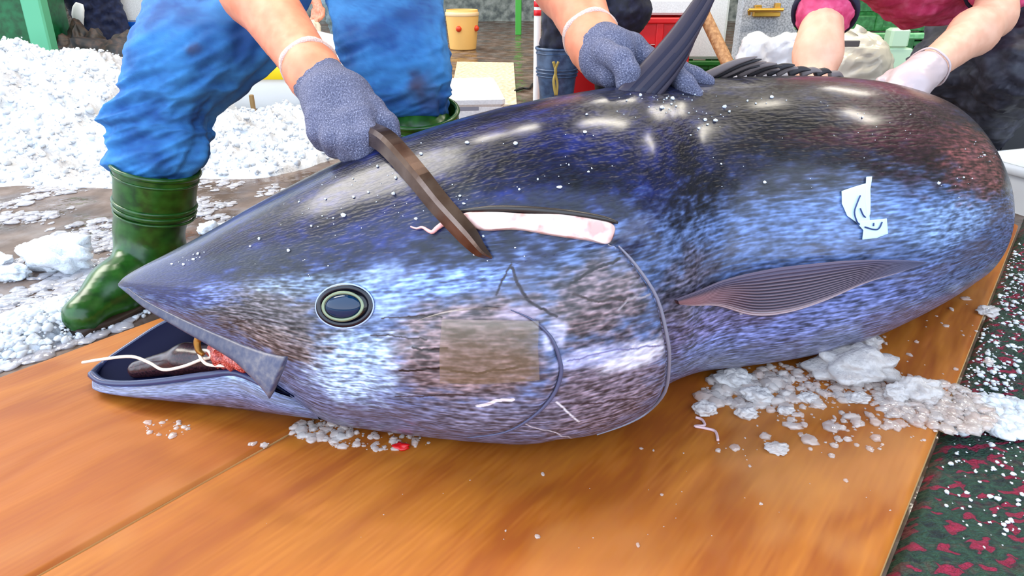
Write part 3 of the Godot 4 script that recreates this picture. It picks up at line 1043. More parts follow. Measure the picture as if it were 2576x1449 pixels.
func eye(t: Node3D) -> void:
	var q := Vector2(7.535, 0.5211)
	var n := skin_n(q.x, q.y)
	var p := skin(q.x, q.y)
	var ux := (skin(q.x + 0.1, q.y) - skin(q.x - 0.1, q.y)).normalized()
	var uy := n.cross(ux).normalized()
	if uy.y < 0.0:
		uy = -uy
	var dome := func(rx: float, ry: float, h0: float, h1: float, pw: float) -> ArrayMesh:
		var bag := Bag.new()
		var pv := PackedVector3Array()
		for i in 15:
			var r := i / 14.0
			for j in 48:
				var a := TAU * j / 48
				pv.append(p + ux * cos(a) * rx * r + uy * sin(a) * ry * r + n * lerpf(h0, h1, pow(maxf(0.0, 1.0 - pow(r, 2.0)), pw)))
		bag.add(pv, grid_idx(15, 48, true), null, null, n)
		return bag.mesh()
	var e := part("eye", dome.call(0.0355, 0.0230, -0.006, 0.008, 0.5), mat(Color(0.02, 0.025, 0.06), 0.15), t, "large round glassy eye")
	var torus := func(rx: float, ry: float, r: float, h: float, flat: float) -> ArrayMesh:
		var bag := Bag.new()
		var rings := []
		for j in 49:
			var a := TAU * j / 48
			var d := ux * cos(a) * rx + uy * sin(a) * ry
			rings.append(ring(p + d + n * h, d.normalized() * r, n * r * flat, 10))
		loft(bag, rings, null, false)
		return bag.mesh()
	part("socket", torus.call(0.0355, 0.0230, 0.005, 0.0, 0.8), mat(Color(0.03, 0.035, 0.09), 0.2), e)
	part("eye_white", torus.call(0.0395, 0.0272, 0.0012, 0.002, 0.6), mat(Color(0.62, 0.68, 0.80), 0.3), e)
	part("iris", torus.call(0.0268, 0.0168, 0.0023, 0.0066, 0.45), mat(Color(0.47, 0.51, 0.41), 0.22, 0.5), e, "pale green-gold ring of the eye")
	part("pupil", dome.call(0.0245, 0.0150, 0.005, 0.0115, 0.5), mat(Color(0.015, 0.15, 0.27), 0.1), e, "dark blue glossy pupil")

func fins(t: Node3D, sk: Material) -> void:
	# breast fin laid back along the flank: rows run along the rays
	var ray := mat(Color.WHITE, 0.45, 0.0, 0.35)
	ray.vertex_color_use_as_albedo = true
	var up := [Vector2(13.439, 0.5936), Vector2(14.207, 0.5936), Vector2(15.071, 0.5936), Vector2(15.791, 0.5936), Vector2(16.463, 0.5936), Vector2(17.135, 0.5936), Vector2(17.807, 0.5996), Vector2(18.382, 0.6117), Vector2(18.910, 0.6298)]
	var dn := [Vector2(13.583, 0.6057), Vector2(14.351, 0.6298), Vector2(15.167, 0.6540), Vector2(16.031, 0.6962), Vector2(16.607, 0.7023), Vector2(17.231, 0.6842), Vector2(17.855, 0.6540), Vector2(18.430, 0.6419), Vector2(18.910, 0.6298)]
	var bag := Bag.new()
	var pv := PackedVector3Array()
	var pc := PackedColorArray()
	var nv := 120
	for side in [1.0, -1.0]:
		for i in 61:
			var f := 8.0 * i / 60
			var k := mini(int(f), 7)
			var a: Vector2 = (up[k] as Vector2).cubic_interpolate(up[k + 1], up[maxi(k - 1, 0)], up[mini(k + 2, 8)], f - k)
			var b: Vector2 = (dn[k] as Vector2).cubic_interpolate(dn[k + 1], dn[maxi(k - 1, 0)], dn[mini(k + 2, 8)], f - k)
			for j in nv + 1:
				var s := j / float(nv)
				var q := a.lerp(b, s)
				var rib := absf(sin(s * PI * 15.0))
				var lift := 0.006 + 0.022 * (1.0 - s) * sin(PI * clampf(i / 60.0, 0.02, 0.97)) + 0.0022 * rib
				var edge := minf(minf(s, 1.0 - s) * 14.0, 1.0)
				pv.append(skin(q.x, q.y) + skin_n(q.x, q.y) * (lift + side * 0.002 * edge))
				var c := Color(0.035, 0.025, 0.045).lerp(Color(0.20, 0.15, 0.185), pow(rib, 4.0))
				c = c.lerp(Color(0.55, 0.27, 0.27), smoothstep(0.40, 0.0, i / 60.0) * smoothstep(0.1, 0.5, s) * 0.8)
				c = c.lerp(Color(0.66, 0.50, 0.52), smoothstep(0.8, 1.0, s) * 0.7)
				c = c.lerp(Color(0.10, 0.08, 0.13), smoothstep(0.28, 0.05, s) * 0.85)  # shadow line along the upper edge, painted into the fin colour
				c = c.lerp(Color(0.20, 0.22, 0.36), smoothstep(0.7, 1.0, i / 60.0) * 0.7)
				pc.append(c)
	var one := 61 * (nv + 1)
	bag.add(pv.slice(0, one), grid_idx(61, nv + 1), null, pc.slice(0, one), Vector3(0.2, 0.6, 0.8))
	bag.add(pv.slice(one), grid_idx(61, nv + 1), null, pc.slice(one), Vector3(-0.2, -0.6, -0.8))
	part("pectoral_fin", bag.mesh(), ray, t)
	# first back fin: a folded fan of rays pulled upright
	var fin := Bag.new()
	var base := [Vector3(0.1518, 0.4871, -0.9778), Vector3(0.1587, 0.4878, -0.9803), Vector3(0.1669, 0.4883, -0.9838), Vector3(0.1751, 0.4878, -0.9869), Vector3(0.1823, 0.4863, -0.9895), Vector3(0.1897, 0.4846, -0.9931), Vector3(0.1962, 0.4817, -0.9973)]
	var tip := [Vector3(0.2956, 0.6307, -1.1275), Vector3(0.3015, 0.6254, -1.125), Vector3(0.3044, 0.62, -1.1225), Vector3(0.3044, 0.6147, -1.12), Vector3(0.3003, 0.6078, -1.1168), Vector3(0.2927, 0.5987, -1.1126), Vector3(0.2791, 0.5774, -1.1026)]
	for i in 7:
		var bend := (base[i] as Vector3).lerp(tip[i], 0.5) + Vector3(0.006, -0.004, 0)
		tube(fin, spline([base[i], bend, tip[i]], 8), [0.010, 0.0105, 0.0095, 0.008, 0.006, 0.002], 8, Vector3(0, 0.5, 0.86), 0.7, Color(0.022, 0.022, 0.045) if i % 2 else Color(0.05, 0.042, 0.06))
	part("dorsal_fin", fin.mesh(), ray, t, "tall dark back fin folded like a blade")
	# spines of the rear back fin, lying back
	var root := [Vector3(0.314, 0.4848, -1.1666), Vector3(0.3265, 0.4848, -1.1708), Vector3(0.3391, 0.4849, -1.1742), Vector3(0.3518, 0.4851, -1.1773), Vector3(0.369, 0.4854, -1.181), Vector3(0.3864, 0.4854, -1.1851), Vector3(0.4039, 0.4852, -1.1897), Vector3(0.4213, 0.4849, -1.1943), Vector3(0.439, 0.4845, -1.1989), Vector3(0.4616, 0.4837, -1.2053), Vector3(0.485, 0.4822, -1.2131), Vector3(0.515, 0.4798, -1.2244), Vector3(0.5462, 0.4766, -1.2373)]
	var spike := [Vector3(0.3845, 0.5178, -1.141), Vector3(0.3914, 0.5144, -1.1394), Vector3(0.4007, 0.5098, -1.1428), Vector3(0.3924, 0.5034, -1.1454), Vector3(0.4233, 0.5056, -1.1574), Vector3(0.4335, 0.5015, -1.161), Vector3(0.4316, 0.4956, -1.1638), Vector3(0.462, 0.5, -1.1824), Vector3(0.4693, 0.4946, -1.1854), Vector3(0.4966, 0.4901, -1.1999), Vector3(0.5218, 0.4856, -1.2143), Vector3(0.547, 0.4816, -1.2345), Vector3(0.5769, 0.4712, -1.2517)]
	for i in 13:
		var sp := Bag.new()
		var mid: Vector3 = (root[i] as Vector3).lerp(spike[i], 0.55) + Vector3(0, 0.004, 0)
		tube(sp, spline([root[i], mid, spike[i]], 5), [0.0075, 0.007, 0.0055, 0.0036, 0.001], 7, Vector3(0, 0.45, 0.9), 0.6, Color(0.035, 0.03, 0.032) if i % 2 else Color(0.17, 0.14, 0.14))
		part("dorsal_spine", sp.mesh(), ray, t)

# ---------------------------------------------------------------- ice
func on_ground(x: float, y: float, h := 0.0) -> Vector3:
	var r := cam_point(x, y, 1.0) - Vector3(0, 0.65, 0)
	return Vector3(0, 0.65, 0) + r * ((h - 0.65) / r.y)

func grain_mesh(sd: int, seg := 4, rough := 0.5) -> ArrayMesh:
	var b := Bag.new()
	blob(b, Vector3.ZERO, Vector3.ONE, rough, sd, seg)
	return b.mesh()

func scatter(called: String, places: Array, cols: Array, m: Material, label: String, category: String, sd: int, parent: Node3D = null) -> void:
	var mm := MultiMesh.new()
	mm.transform_format = MultiMesh.TRANSFORM_3D
	mm.use_colors = true
	mm.mesh = grain_mesh(sd)
	mm.instance_count = places.size()
	for i in places.size():
		mm.set_instance_transform(i, places[i])
		mm.set_instance_color(i, cols[i])
	var o := MultiMeshInstance3D.new()
	o.multimesh = mm
	o.material_override = m
	o.set_meta("kind", "stuff")
	if parent:
		o.name = called
		parent.add_child(o, true)
		o.position = -parent.position
		return
	o.name = numbered(called)
	o.set_meta("label", label)
	o.set_meta("category", category)
	add_child(o, true)

func grain_at(p: Vector3, r: float, flat := 0.6) -> Transform3D:
	var b := Basis.from_euler(Vector3(rng.randf() * 0.6, rng.randf() * TAU, rng.randf() * 0.6))
	return Transform3D(b.scaled(Vector3(r * rng.randf_range(0.7, 1.3), r * flat * rng.randf_range(0.7, 1.2), r * rng.randf_range(0.7, 1.3))), p)

func along_x(pts: Array, x: float, comp: int) -> float:
	if x <= pts[0].x:
		return pts[0][comp]
	for i in pts.size() - 1:
		if x < pts[i + 1].x:
			return lerpf(pts[i][comp], pts[i + 1][comp], (x - pts[i].x) / (pts[i + 1].x - pts[i].x))
	return pts[pts.size() - 1][comp]

var heap_noise := FastNoiseLite.new()
func heap_h(x: float, z: float) -> float:
	var toe := along_x([Vector3(-2.1694, 0, -2.0384), Vector3(-1.6062, 0, -2.1036), Vector3(-1.4667, 0, -2.1204), Vector3(-1.2838, 0, -2.1549), Vector3(-0.9958, 0, -2.1993), Vector3(-0.8425, 0, -2.2454), Vector3(-0.7239, 0, -2.3428), Vector3(-0.62, 0, -2.4925), Vector3(-0.477, 0, -2.6856)], x, 2)
	var top := along_x([Vector3(-2.1, 0.33, 0), Vector3(-1.75, 0.27, 0), Vector3(-1.4, 0.12, 0), Vector3(-1.2, 0.075, 0), Vector3(-0.7, 0.06, 0), Vector3(-0.35, 0.02, 0)], x, 1)
	var s := toe - z + heap_noise.get_noise_2d(x * 2.0, 7.0) * 0.10
	var len_ := 0.95 if x < -1.3 else 0.7
	var h := top * smoothstep(0.0, len_, s) * (1.0 - 0.9 * smoothstep(len_ * 1.1, len_ * 1.38, s))
	h += 0.03 * smoothstep(0.0, 0.06, s) * (1.0 - smoothstep(len_ * 1.2, len_ * 1.4, s))
	var k := smoothstep(-0.02, 0.25, s)
	return h + k * (heap_noise.get_noise_2d(x * 5.0, z * 5.0) * 0.045 + heap_noise.get_noise_2d(x * 17.0, z * 17.0) * 0.020 + heap_noise.get_noise_2d(x * 45.0, z * 45.0) * 0.010) - 0.012

func ice_heap() -> void:
	heap_noise.seed = 5
	heap_noise.frequency = 1.0
	heap_noise.fractal_octaves = 3
	var t := thing("ice_heap", "wide heap of crushed white ice on the wet floor behind the person in jeans", "ice", Vector3(-1.6, 0, -2.8))
	var b := Bag.new()
	var pv := PackedVector3Array()
	var pc := PackedColorArray()
	var nx := 340
	var nz := 190
	for i in nx + 1:
		var x := lerpf(-3.2, -0.44, i / float(nx))
		for j in nz + 1:
			var z := lerpf(-1.85, -3.48, j / float(nz))
			var h := heap_h(x, z)
			pv.append(Vector3(x + heap_noise.get_noise_2d(x * 23.0, z * 23.0) * 0.01, maxf(h, -0.03), z))
			var d := heap_noise.get_noise_2d(x * 3.1 + 30.0, z * 3.1)
			pc.append(Color(0.88, 0.88, 0.89).lerp(Color(0.60, 0.52, 0.46), smoothstep(0.0, 0.45, d) * 0.8))
	b.add(pv, grid_idx(nx + 1, nz + 1), null, pc, Vector3.UP)
	var o := part("packed_ice", b.mesh(), M.ice, t)
	o.set_meta("kind", "stuff")
	var pl := []
	var cl := []
	while pl.size() < 4200:
		var x := rng.randf_range(-2.6, -0.5)
		var z := rng.randf_range(-3.35, -2.0)
		var h := heap_h(x, z)
		if h < 0.004:
			continue
		pl.append(grain_at(Vector3(x, h + 0.004, z), pow(rng.randf(), 3.0) * 0.012 + 0.003, 0.8))
		var w := rng.randf_range(0.78, 0.94)
		cl.append(Color(w, w * 0.99, w * 0.99).lerp(Color(0.75, 0.66, 0.6), rng.randf() * 0.25))
	scatter("loose_ice", pl, cl, M.ice, "", "", 3, t)

func slush() -> void:
	# grains and slush lying on the floor left of the board
	var nz := FastNoiseLite.new()
	nz.seed = 77
	nz.frequency = 2.2
	nz.fractal_octaves = 4
	var pl := []
	var cl := []
	var edge_a := Vector3(-0.8915, 0, -1.0328)
	var edge_d := Vector3(cos(deg_to_rad(51.5)), 0, -sin(deg_to_rad(51.5)))
	var tries := 0
	while pl.size() < 7500 and tries < 60000:
		tries += 1
		var p := on_ground(rng.randf_range(-260, 1000), rng.randf_range(455, 960))
		var side := (p - edge_a).cross(edge_d).y
		if side > -0.012:
			continue
		var d := nz.get_noise_2d(p.x * 1.6, p.z * 1.6)
		var near := smoothstep(-1.28, -1.0, p.z) * smoothstep(-0.5, -0.75, p.x)
		if d < 0.05 - near * 0.5 + rng.randf_range(-0.12, 0.22):
			continue
		var r := 0.003 + pow(rng.randf(), 4.0) * 0.017
		pl.append(grain_at(Vector3(p.x, r * 0.1, p.z), r, 0.3))
		var w := rng.randf_range(0.6, 0.95)
		cl.append(Color(w, w, w * 1.01).lerp(Color(0.55, 0.46, 0.42), rng.randf() * 0.45))
	scatter("slush", pl, cl, M.slush, "grey-white slush and ice grains strewn over the wet brown floor left of the board", "slush", 5)
	# bank of ice before the toe of the boot
	var c := Vector3(-0.9282, 0, -1.1676)
	var b := Bag.new()
	var pv := PackedVector3Array()
	var n := 90
	for i in n + 1:
		for j in n + 1:
			var q := Vector2(i / float(n) * 2.0 - 1.0, j / float(n) * 2.0 - 1.0)
			var e := q.x * 0.34
			var a := q.y * 0.095
			var p := c + edge_d * (e + 0.03) + Vector3(edge_d.z, 0, -edge_d.x) * a
			var rr := q.length() + nz.get_noise_2d(q.x * 1.4, q.y * 1.4) * 0.4
			p.y = 0.045 * (1.0 - smoothstep(0.15, 1.0, rr)) + 0.018 * nz.get_noise_2d(p.x * 14.0, p.z * 14.0) * (1.0 - smoothstep(0.6, 1.0, rr)) - 0.004
			pv.append(p)
	b.add(pv, grid_idx(n + 1, n + 1), null, null, Vector3.UP)
	var bank := thing("ice_bank", "low bank of crushed ice between the green boot's toe and the board edge", "ice", Vector3(c.x, 0, c.z))
	part("packed_ice", b.mesh(), M.ice, bank).set_meta("kind", "stuff")
	pl = []
	cl = []
	for i in 2600:
		var q := Vector2(rng.randfn(0, 0.42), rng.randfn(0, 0.42))
		if q.length() > 1.0:
			continue
		var p := c + edge_d * (q.x * 0.36 + 0.03) + Vector3(edge_d.z, 0, -edge_d.x) * q.y * 0.10
		p.y = 0.044 * (1.0 - smoothstep(0.15, 1.0, q.length())) + 0.004
		pl.append(grain_at(p, 0.003 + pow(rng.randf(), 3.0) * 0.008, 0.8))
		var w := rng.randf_range(0.75, 0.97)
		cl.append(Color(w, w, w))
	scatter("loose_ice", pl, cl, M.ice, "", "", 8, bank)
	# crumbs on the board: [x, y, rx, ry, count, size]
	pl = []
	cl = []
	for q in [[2050, 965, 260, 50, 620, 0.0055], [2330, 1010, 130, 50, 720, 0.0055], [2420, 1050, 90, 40, 320, 0.006], [1880, 985, 120, 45, 300, 0.008], [2120, 1040, 220, 50, 120, 0.006], [810, 1085, 80, 28, 190, 0.005], [950, 1110, 140, 22, 90, 0.004], [2300, 900, 190, 120, 40, 0.005], [2110, 1090, 260, 45, 50, 0.006], [420, 1075, 60, 25, 40, 0.004], [640, 1120, 40, 12, 6, 0.004], [1950, 1130, 300, 20, 18, 0.004], [2380, 800, 120, 60, 14, 0.006], [1400, 1250, 900, 130, 40, 0.0025]]:
		for i in q[4]:
			var a := rng.randf() * TAU
			var k := sqrt(rng.randf())
			var p := on_ground(q[0] + cos(a) * k * q[2], q[1] + sin(a) * k * q[3], 0.04)
			if p.x > 1.35:
				continue
			var r: float = q[5] * (0.3 + pow(rng.randf(), 3.0) * 1.6)
			pl.append(grain_at(p + Vector3(0, r * 0.2, 0), r, 0.5))
			var w := rng.randf_range(0.8, 0.97)
			cl.append(Color(w, w, w).lerp(Color(0.9, 0.62, 0.5), rng.randf() * 0.45))
	scatter("ice_crumbs", pl, cl, M.melt, "clear and pinkish ice crumbs scattered on the orange wooden board", "ice", 9)
	# crystals that cling to the fish's skin
	pl = []
	cl = []
	for q in [[Vector2(13.679, 0.2132), 0.090, 26], [Vector2(14.927, 0.2132), 0.060, 14], [Vector2(15.359, 0.2857), 0.060, 16], [Vector2(11.951, 0.2313), 0.180, 10], [Vector2(11.087, 0.3460), 0.060, 14], [Vector2(16.607, 0.2374), 0.060, 10], [Vector2(7.727, 0.2675), 0.120, 16], [Vector2(9.551, 0.2615), 0.150, 14], [Vector2(5.999, 0.2917), 0.140, 14], [Vector2(6.959, 0.3883), 0.140, 10], [Vector2(9.311, 0.3460), 0.060, 14], [Vector2(18.382, 0.3400), 0.060, 14], [Vector2(20.638, 0.3883), 0.050, 12], [Vector2(19.582, 0.4608), 0.050, 10], [Vector2(9.935, 0.4487), 0.040, 8], [Vector2(16.607, 0.4125), 0.150, 10], [Vector2(3.696, 0.2977), 0.040, 16]]:
		for i in q[2]:
			var u: float = q[0].x + rng.randfn(0, 1) * q[1] * 7.0
			var v: float = q[0].y + rng.randfn(0, 1) * q[1] * 0.30
			var r := 0.0007 + pow(rng.randf(), 5.0) * 0.0025
			pl.append(grain_at(skin(u, v) + skin_n(u, v) * r * 0.4, r, 0.8))
			cl.append(Color(0.95, 0.96, 0.98))
	scatter("ice_crystals", pl, cl, M.ice, "tiny white ice crystals clinging to the dark back of the tuna", "ice", 12)

func chunks() -> void:
	# [x, y of the foot, width in px, height share, on the board, label]
	var list := [
		[142, 690, 165, 0.62, 0.0, "snow-white lump of ice on the wet floor left of the green boot, biggest there"],
		[28, 705, 75, 0.55, 0.0, "low flat piece of ice at the foot of the big white lump on the floor"],
		[62, 636, 42, 0.6, 0.0, "small clear piece of ice just behind the big white lump on the floor"],
		[-2, 668, 50, 0.6, 0.0, "small ice piece at the left picture edge beside the big white lump"],
		[530, 592, 60, 0.6, 0.0, "white lump of ice on the floor between the green boot and the tuna's forehead"],
		[2165, 968, 205, 0.40, 0.04, "broad flat slab of clear ice against the tuna's belly, biggest on the board"],
		[2322, 1015, 110, 0.55, 0.04, "rounded block of clear ice on the board next to the right board edge"],
		[2180, 885, 90, 0.45, 0.04, "grey slab of ice half under the tuna's belly behind the broadest slab"],
		[2262, 1012, 70, 0.6, 0.04, "white ice lump between the broad slab and the rounded block on the board"],
		[1905, 1015, 75, 0.5, 0.04, "angular clear ice piece below the tuna's belly, left of the broad slab"],
		[1850, 975, 90, 0.4, 0.04, "pinkish clear ice piece touching the tuna's belly behind the angular piece"],
		[1775, 1046, 62, 0.5, 0.04, "pinkish cube of ice above the white string on the board"],
		[1880, 1055, 52, 0.55, 0.04, "small pinkish ice lump right of the cube above the string"],
		[1978, 1043, 40, 0.5, 0.04, "smallest flat ice piece in front of the angular clear piece"],
		[2160, 1015, 58, 0.4, 0.04, "pink-stained oval ice piece in front of the broad slab"],
		[2035, 1012, 44, 0.5, 0.04, "clear ice piece between the angular piece and the pink-stained oval"],
		[2492, 795, 52, 0.45, 0.04, "lone white ice piece near the far right edge of the board"],
		[1960, 1140, 60, 0.3, 0.04, "thin flat sliver of ice on the board in front of the string"],
	]
	var k := 0
	for q in list:
		k += 1
		var p := on_ground(q[0], q[1], q[4])
		var d := (p - Vector3(0, 0.65, 0)).dot(Vector3(0, -sin(deg_to_rad(25)), -cos(deg_to_rad(25))))
		var w: float = q[2] * d / 1749.0 * 0.5
		var h: float = w * q[3]
		var b := Bag.new()
		blob(b, p + Vector3(0, h * 0.75, -w * 0.45), Vector3(w, h, w * 0.75), 0.55, 100 + k, 22)
		solo("ice_chunk", b.mesh(), M.ice if q[4] == 0.0 else M.clear_ice, q[5], "ice", "ice chunks on the floor" if q[4] == 0.0 else "ice chunks on the board")

# ---------------------------------------------------------------- the cutter
var skin_mat: StandardMaterial3D

func boot(t: Node3D, top: Vector3, ankle: Vector3, toe: Vector3, r: float, m: Material, sole_m: Material, band_m: Material = null) -> void:
	var heel := ankle + (ankle - toe) * Vector3(1, 0, 1) * 0.16
	heel.y = toe.y + 0.01
	var b := Bag.new()
	var foot := ankle.lerp(toe, 0.55)
	body(b, [[top, ankle + Vector3(0, 0.05, 0), r, r * 0.76], [ankle + Vector3(0, 0.05, 0), ankle, r * 0.76, r * 0.68], [ankle, heel, r * 0.62, r * 0.52], [ankle, foot, r * 0.68, r * 0.58], [foot, toe, r * 0.56, r * 0.48], [heel, foot + Vector3(0, -0.02, 0), r * 0.5, r * 0.52]], 0.007, 0.035)
	var o := part("boot", b.mesh(), m, t)
	var bb := Bag.new()
	var ax := (top - ankle).normalized()
	var sx := ax.cross(Vector3.BACK).normalized()
	var sy := sx.cross(ax)
	for q in [[0.062, 1.035, 0.0055], [0.045, 1.02, 0.003], [-0.012, 1.0, 0.004], [-0.024, 0.99, 0.004], [-0.036, 0.98, 0.003]]:
		var rings := []
		for j in 33:
			var a := TAU * j / 32
			var d := sx * cos(a) + sy * sin(a)
			rings.append(ring(top + ax * q[0] + d * r * q[1], d * q[2], ax * q[2], 8))
		loft(bb, rings, null, false)
	# the open cuff
	var cuff := []
	for q in [[-0.03, 0.985], [0.03, 1.01], [0.064, 1.035], [0.064, 0.99], [0.0, 0.93]]:
		cuff.append(ring(top + ax * q[0], sx * r * q[1], sy * r * q[1], 36))
	var cv := PackedVector3Array()
	for c in cuff:
		cv.append_array(c)
	bb.add(cv, grid_idx(cuff.size(), 36, true))
	part("collar", bb.mesh(), band_m if band_m else m, o)
	var sb := Bag.new()
	var hd := (toe - heel) * Vector3(1, 0, 1)
	var side := hd.normalized().cross(Vector3.UP)
	var sv := []
	for i in 13:
		var f := i / 12.0
		var wd := r * (0.50 + 0.16 * sin(PI * clampf(f * 1.3 - 0.25, 0, 1))) * (1.0 if f < 0.85 and f > 0.04 else 0.75)
		var c := heel - hd.normalized() * 0.03 + (hd + hd.normalized() * 0.062) * f
		c.y = maxf(toe.y - 0.024, 0.010)
		sv.append(ring(c, side * wd, Vector3(0, 0.010, 0), 12, 0.5))
	loft(sb, sv)
	part("sole", sb.mesh(), sole_m, o)

func head(bones: Array, c: Vector3, look: Vector3, s := 1.0) -> void:
	var f := look.normalized()
	var up := (Vector3.UP - f * f.y).normalized() if absf(f.y) < 0.95 else Vector3.BACK
	var sd := f.cross(up)
	bones.append([c + up * 0.03 * s, c + up * 0.03 * s - f * 0.02, 0.092 * s, 0.09 * s])
	bones.append([c - up * 0.05 * s + f * 0.03 * s, c - up * 0.075 * s + f * 0.055 * s, 0.062 * s, 0.04 * s])
	bones.append([c + f * 0.09 * s + up * 0.01 * s, c + f * 0.108 * s - up * 0.028 * s, 0.012 * s, 0.016 * s])
	bones.append([c - up * 0.062 * s + f * 0.088 * s - sd * 0.02 * s, c - up * 0.062 * s + f * 0.088 * s + sd * 0.02 * s, 0.009 * s, 0.009 * s])
	for e in [-1.0, 1.0]:
		bones.append([c + sd * e * 0.09 * s + up * 0.02 * s, c + sd * e * 0.095 * s - up * 0.025 * s, 0.018 * s, 0.012 * s, sd, 0.45])

func hair(t: Node3D, c: Vector3, look: Vector3, m: Material) -> void:
	var f := look.normalized()
	var up := (Vector3.UP - f * f.y).normalized()
	var b := Bag.new()
	body(b, [[c + up * 0.06 - f * 0.02, c + up * 0.045 - f * 0.045, 0.092, 0.09], [c + up * 0.03 - f * 0.055, c - up * 0.03 - f * 0.06, 0.075, 0.06]], 0.014, 0.03, Color.WHITE, 0.006, 4)
	part("hair", b.mesh(), m, t)
	var sd := f.cross(up)
	for e in [-1.0, 1.0]:
		b = Bag.new()
		blob(b, c + f * 0.083 + up * 0.012 + sd * e * 0.033, Vector3(0.013, 0.009, 0.013), 0.0, 2, 8)
		part("eye", b.mesh(), mat(Color(0.12, 0.09, 0.08), 0.2), t)
		b = Bag.new()
		tube(b, [c + f * 0.092 + up * 0.034 + sd * e * 0.018, c + f * 0.092 + up * 0.040 + sd * e * 0.034, c + f * 0.082 + up * 0.034 + sd * e * 0.052], 0.004, 6)
		part("eyebrow", b.mesh(), m, t)

# five fingers: each a chain of points with one radius, tapering a little
func finger(bones: Array, pts: Array, r: float) -> void:
	for i in pts.size() - 1:
		bones.append([pts[i], pts[i + 1], r * (1.0 - 0.06 * i), r * (0.94 - 0.06 * i)])

func leg_loft(bag: Bag, spec: Array, zdir: Vector3, depth: float, sd: int, amp: float, spike := false) -> void:
	# spec rows: [y, left x, right x, camera depth]
	var nz := FastNoiseLite.new()
	nz.seed = sd
	nz.frequency = 1.0
	nz.fractal_octaves = 3
	var fine := FastNoiseLite.new()
	fine.seed = sd + 3
	fine.frequency = 1.0
	fine.fractal_octaves = 4
	var ctr := []
	var half := []
	for q in spec:
		var a := cam_point(q[1], q[0], q[3])
		var b := cam_point(q[2], q[0], q[3])
		ctr.append((a + b) * 0.5)
		half.append((b - a) * 0.5)
	var rows := 150
	var k := 110
	var pv := PackedVector3Array()
	var pc := PackedColorArray()
	var stains := [[Vector3(-0.5882, 0.5133, -1.3155), 0.022], [Vector3(-0.1656, 0.4272, -1.3967), 0.055], [Vector3(-0.1851, 0.4484, -1.4066), 0.03]]
	for i in rows + 1:
		var f := (spec.size() - 1.0) * i / rows
		var c := cat(ctr, f)
		var h := cat(half, f)
		for j in k:
			var a := TAU * j / k
			var cs := cos(a)
			var sn := sin(a)
			var d := h.normalized() * cs + zdir * sn
			var p := c + h * signf(cs) * pow(absf(cs), 0.9) + zdir * h.length() * depth * signf(sn) * pow(absf(sn), 0.9)
			var g := p.y * 0.93 - p.x * 0.37
			var e := p.x * 0.93 + p.y * 0.37
			var lowk := smoothstep(0.62, 0.40, p.y)
			var w := (0.5 - absf(nz.get_noise_2d(g * 17.0, e * 4.0 + sn * 0.4))) * amp * (0.25 + 0.75 * lowk)
			w += nz.get_noise_2d(g * 6.0, e * 3.0 + sn) * amp * 0.8
			w *= smoothstep(0.0, 0.22, absf(sn)) * 0.85 + 0.15
			p += d * w
			pv.append(p)
			var n1 := fine.get_noise_3d(p.x * 7.0, p.y * 7.0, p.z * 7.0)
			var n2 := fine.get_noise_3d(p.x * 60.0, p.y * 60.0, p.z * 60.0)
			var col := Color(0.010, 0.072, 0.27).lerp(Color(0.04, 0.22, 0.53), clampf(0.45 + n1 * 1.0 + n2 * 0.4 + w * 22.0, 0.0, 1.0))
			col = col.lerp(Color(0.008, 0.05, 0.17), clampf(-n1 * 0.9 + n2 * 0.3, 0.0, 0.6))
			for s in stains:
				var q: float = 1.0 - smoothstep(s[1] * 0.5, s[1] * 1.3, p.distance_to(s[0]) + n1 * 0.03)
				col = col.lerp(Color(0.055, 0.03, 0.045), q * 0.8)
			pc.append(col)
	bag.add(pv, grid_idx(rows + 1, k, true), null, pc)

